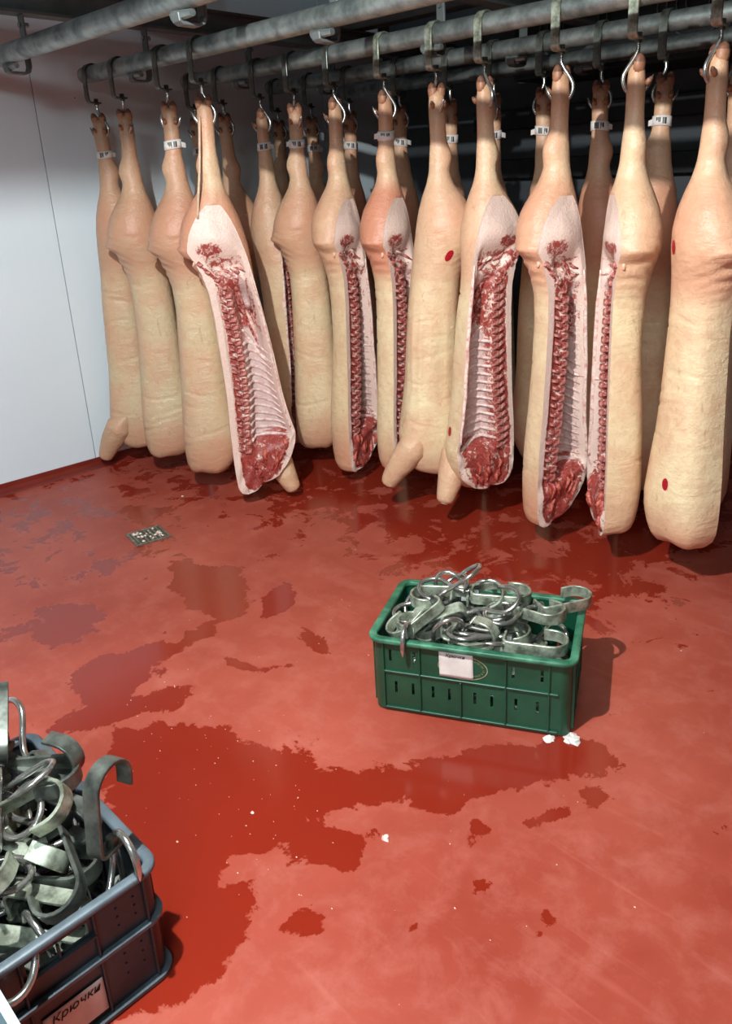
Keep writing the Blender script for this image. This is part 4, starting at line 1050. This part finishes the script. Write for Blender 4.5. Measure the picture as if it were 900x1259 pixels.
a = math.radians(112); X = Vector((math.cos(a), math.sin(a), .0)); q = Quaternion(X.cross(Zv), math.radians(-8)) @ cols(X, Zv.cross(X), Zv)
meat_hook(bp(-1.305, .480, .482), q, math.radians(200), 'upright steel hook with broad curl at the dark crate corner', 'hooks heaped in the dark crate', dark=True)
q = Quaternion((0, 1, 0), math.radians(24)) @ cols((-1, 0, 0), (0, 1, 0), (0, 0, -1))
meat_hook(bp(-1.380, .475, .085), q, math.radians(0), 'steel hook bent over the near corner rim of the dark crate', 'hooks heaped in the dark crate', dark=True)
q = Quaternion((0, 1, 0), math.radians(-40)) @ cols((0, 1, 0), (-1, 0, 0), (0, 0, 1))
meat_hook(bp(-1.42, .225, .475), q, math.radians(180), 'steel hook hanging its point outside the dark crate near the frame edge', 'hooks heaped in the dark crate', dark=True)

# ------------------------------------------------------------------ small things on the floor
dr = empty('floor_drain', (-3.30, 1.62, 0), math.radians(80)); tag(dr, 'small square metal floor drain with grimy grate left of centre', 'drain')
dm = MB(); s = .078
for c, d in (((0, s, .003), (2*s+.012, .012, .008)), ((0, -s, .003), (2*s+.012, .012, .008)), ((s, 0, .003), (.012, 2*s, .008)), ((-s, 0, .003), (.012, 2*s, .008))): dm.box(c, d)
bevel(dm.build('frame', M['grate'], dr), .001, 1)
for k in range(7): bevel(MB().box((-.06+.02*k, 0, .0035), (.009, 2*s-.012, .006)).build('bar', M['grate'], dr), .001, 1)
MB().box((0, 0, .001), (2*s-.01, 2*s-.01, .002)).build('sludge', M['grime'], dr)
rn = random.Random(3)
gm = MB()
for k in range(26):
    c = Vector((rn.uniform(-.06, .06), rn.uniform(-.06, .06), .007)); n = 5; r_ = rn.uniform(.004, .011)
    gm.add([c+Vector((r_*math.cos(6.28*i/n)*rn.uniform(.6, 1.2), r_*math.sin(6.28*i/n)*rn.uniform(.6, 1.2), 0)) for i in range(n)]+[c+Vector((0, 0, .006))], [(i, (i+1) % n, n) for i in range(n)]+[tuple(range(n-1, -1, -1))])
o = gm.build('debris', M['fat_scrap'], dr); o['kind'] = 'stuff'

def scrap(name, label, cat, loc, r, h, seed, mat, rz=0):
    rn = random.Random(seed); mb = MB(); n = 11; rings = 3; vs = [(0, 0, h)]
    for k in range(1, rings+1):
        for i in range(n):
            a = 6.283*i/n+rz; rr = r*k/rings*rn.uniform(.65, 1.25)*(1+.5*math.cos(a-rz))
            vs.append((rr*math.cos(a), rr*math.sin(a), 0.001 if k == rings else h*rn.uniform(.2, 1.1)))
    fs = [(0, 1+i, 1+(i+1) % n) for i in range(n)]
    for k in range(rings-1):
        for i in range(n):
            p, q_ = 1+k*n+i, 1+k*n+(i+1) % n; fs.append((p, p+n, q_+n, q_))
    fs.append(tuple(range(1+(rings-1)*n+n-1, (rings-1)*n, -1)))
    o = mb.add(vs, fs).build(name, mat); o.location = loc; tag(o, label, cat); return o
scrap('fat_scrap', 'small curled white scrap of fat on the open red floor', 'scrap', (-1.155, 1.067, 0), .011, .007, 4, M['fat_scrap'], .4)
scrap('fat_scrap', 'tiny yellowish scrap on the wet floor near the dark crate', 'scrap', (-1.477, .893, 0), .005, .003, 8, M['fat_scrap'], 2)
o = scrap('paper_scrap', 'crumpled torn white paper under the green crate corner', 'paper', (GC+gu*.30-gv*.185), .030, .010, 6, M['paper'], .9)
scrap('paper_scrap', 'thin torn white paper shred beside the green crate corner', 'paper', (GC+gu*.25-gv*.20), .018, .006, 7, M['paper'], 2.9)
scrap('fat_scrap', 'pale crumb on the floor beneath the halves by the wall', 'scrap', (-3.622, 2.0, 0), .008, .005, 9, M['fat_scrap'], 1)
sm = MB(); rn = random.Random(12)
for k in range(150):
    if k < 75: x, y = rn.gauss(-1.62, .22), rn.gauss(.85, .18)
    elif k < 110: x, y = rn.gauss(-2.0, .35), rn.gauss(1.2, .3)
    else: x, y = rn.uniform(-2.6, -.5), rn.uniform(.9, 2.4)
    if BC.x-.36 < x < BC.x+.36 and y < .56: continue
    r_ = abs(rn.gauss(0, .0013))+.0008; n = 4; a0 = rn.uniform(0, 6)
    sm.add([(x+r_*math.cos(a0+6.283*i/n), y+r_*math.sin(a0+6.283*i/n)*rn.uniform(.4, 1), .0003) for i in range(n)]+[(x, y, .0003+r_*.7)], [(i, (i+1) % n, n) for i in range(n)]+[(3, 2, 1, 0)])
o = sm.build('floor_crumbs', M['fat_scrap']); tag(o, 'tiny white crumbs sprinkled over the red floor', 'crumbs', kind='stuff')

# pale bin whose corner shows at the lower left frame edge
pb = empty('plastic_bin', (-1.09, .045, 0)); tag(pb, 'pale blue plastic bin in front of the dark crate at the frame edge', 'bin')
V, Fc = rim_ring(.22, .28, .03, [(0, 0), (0, .33), (.008, .33), (.008, .345), (-.006, .345), (-.006, .01)])
smooth_by_angle(MB().add(V, Fc).build('shell', M['pale_plastic'], pb), 50); MB().rbox((0, 0, .008), (.21, .27, .012), .025, 5).build('base', M['pale_plastic'], pb)
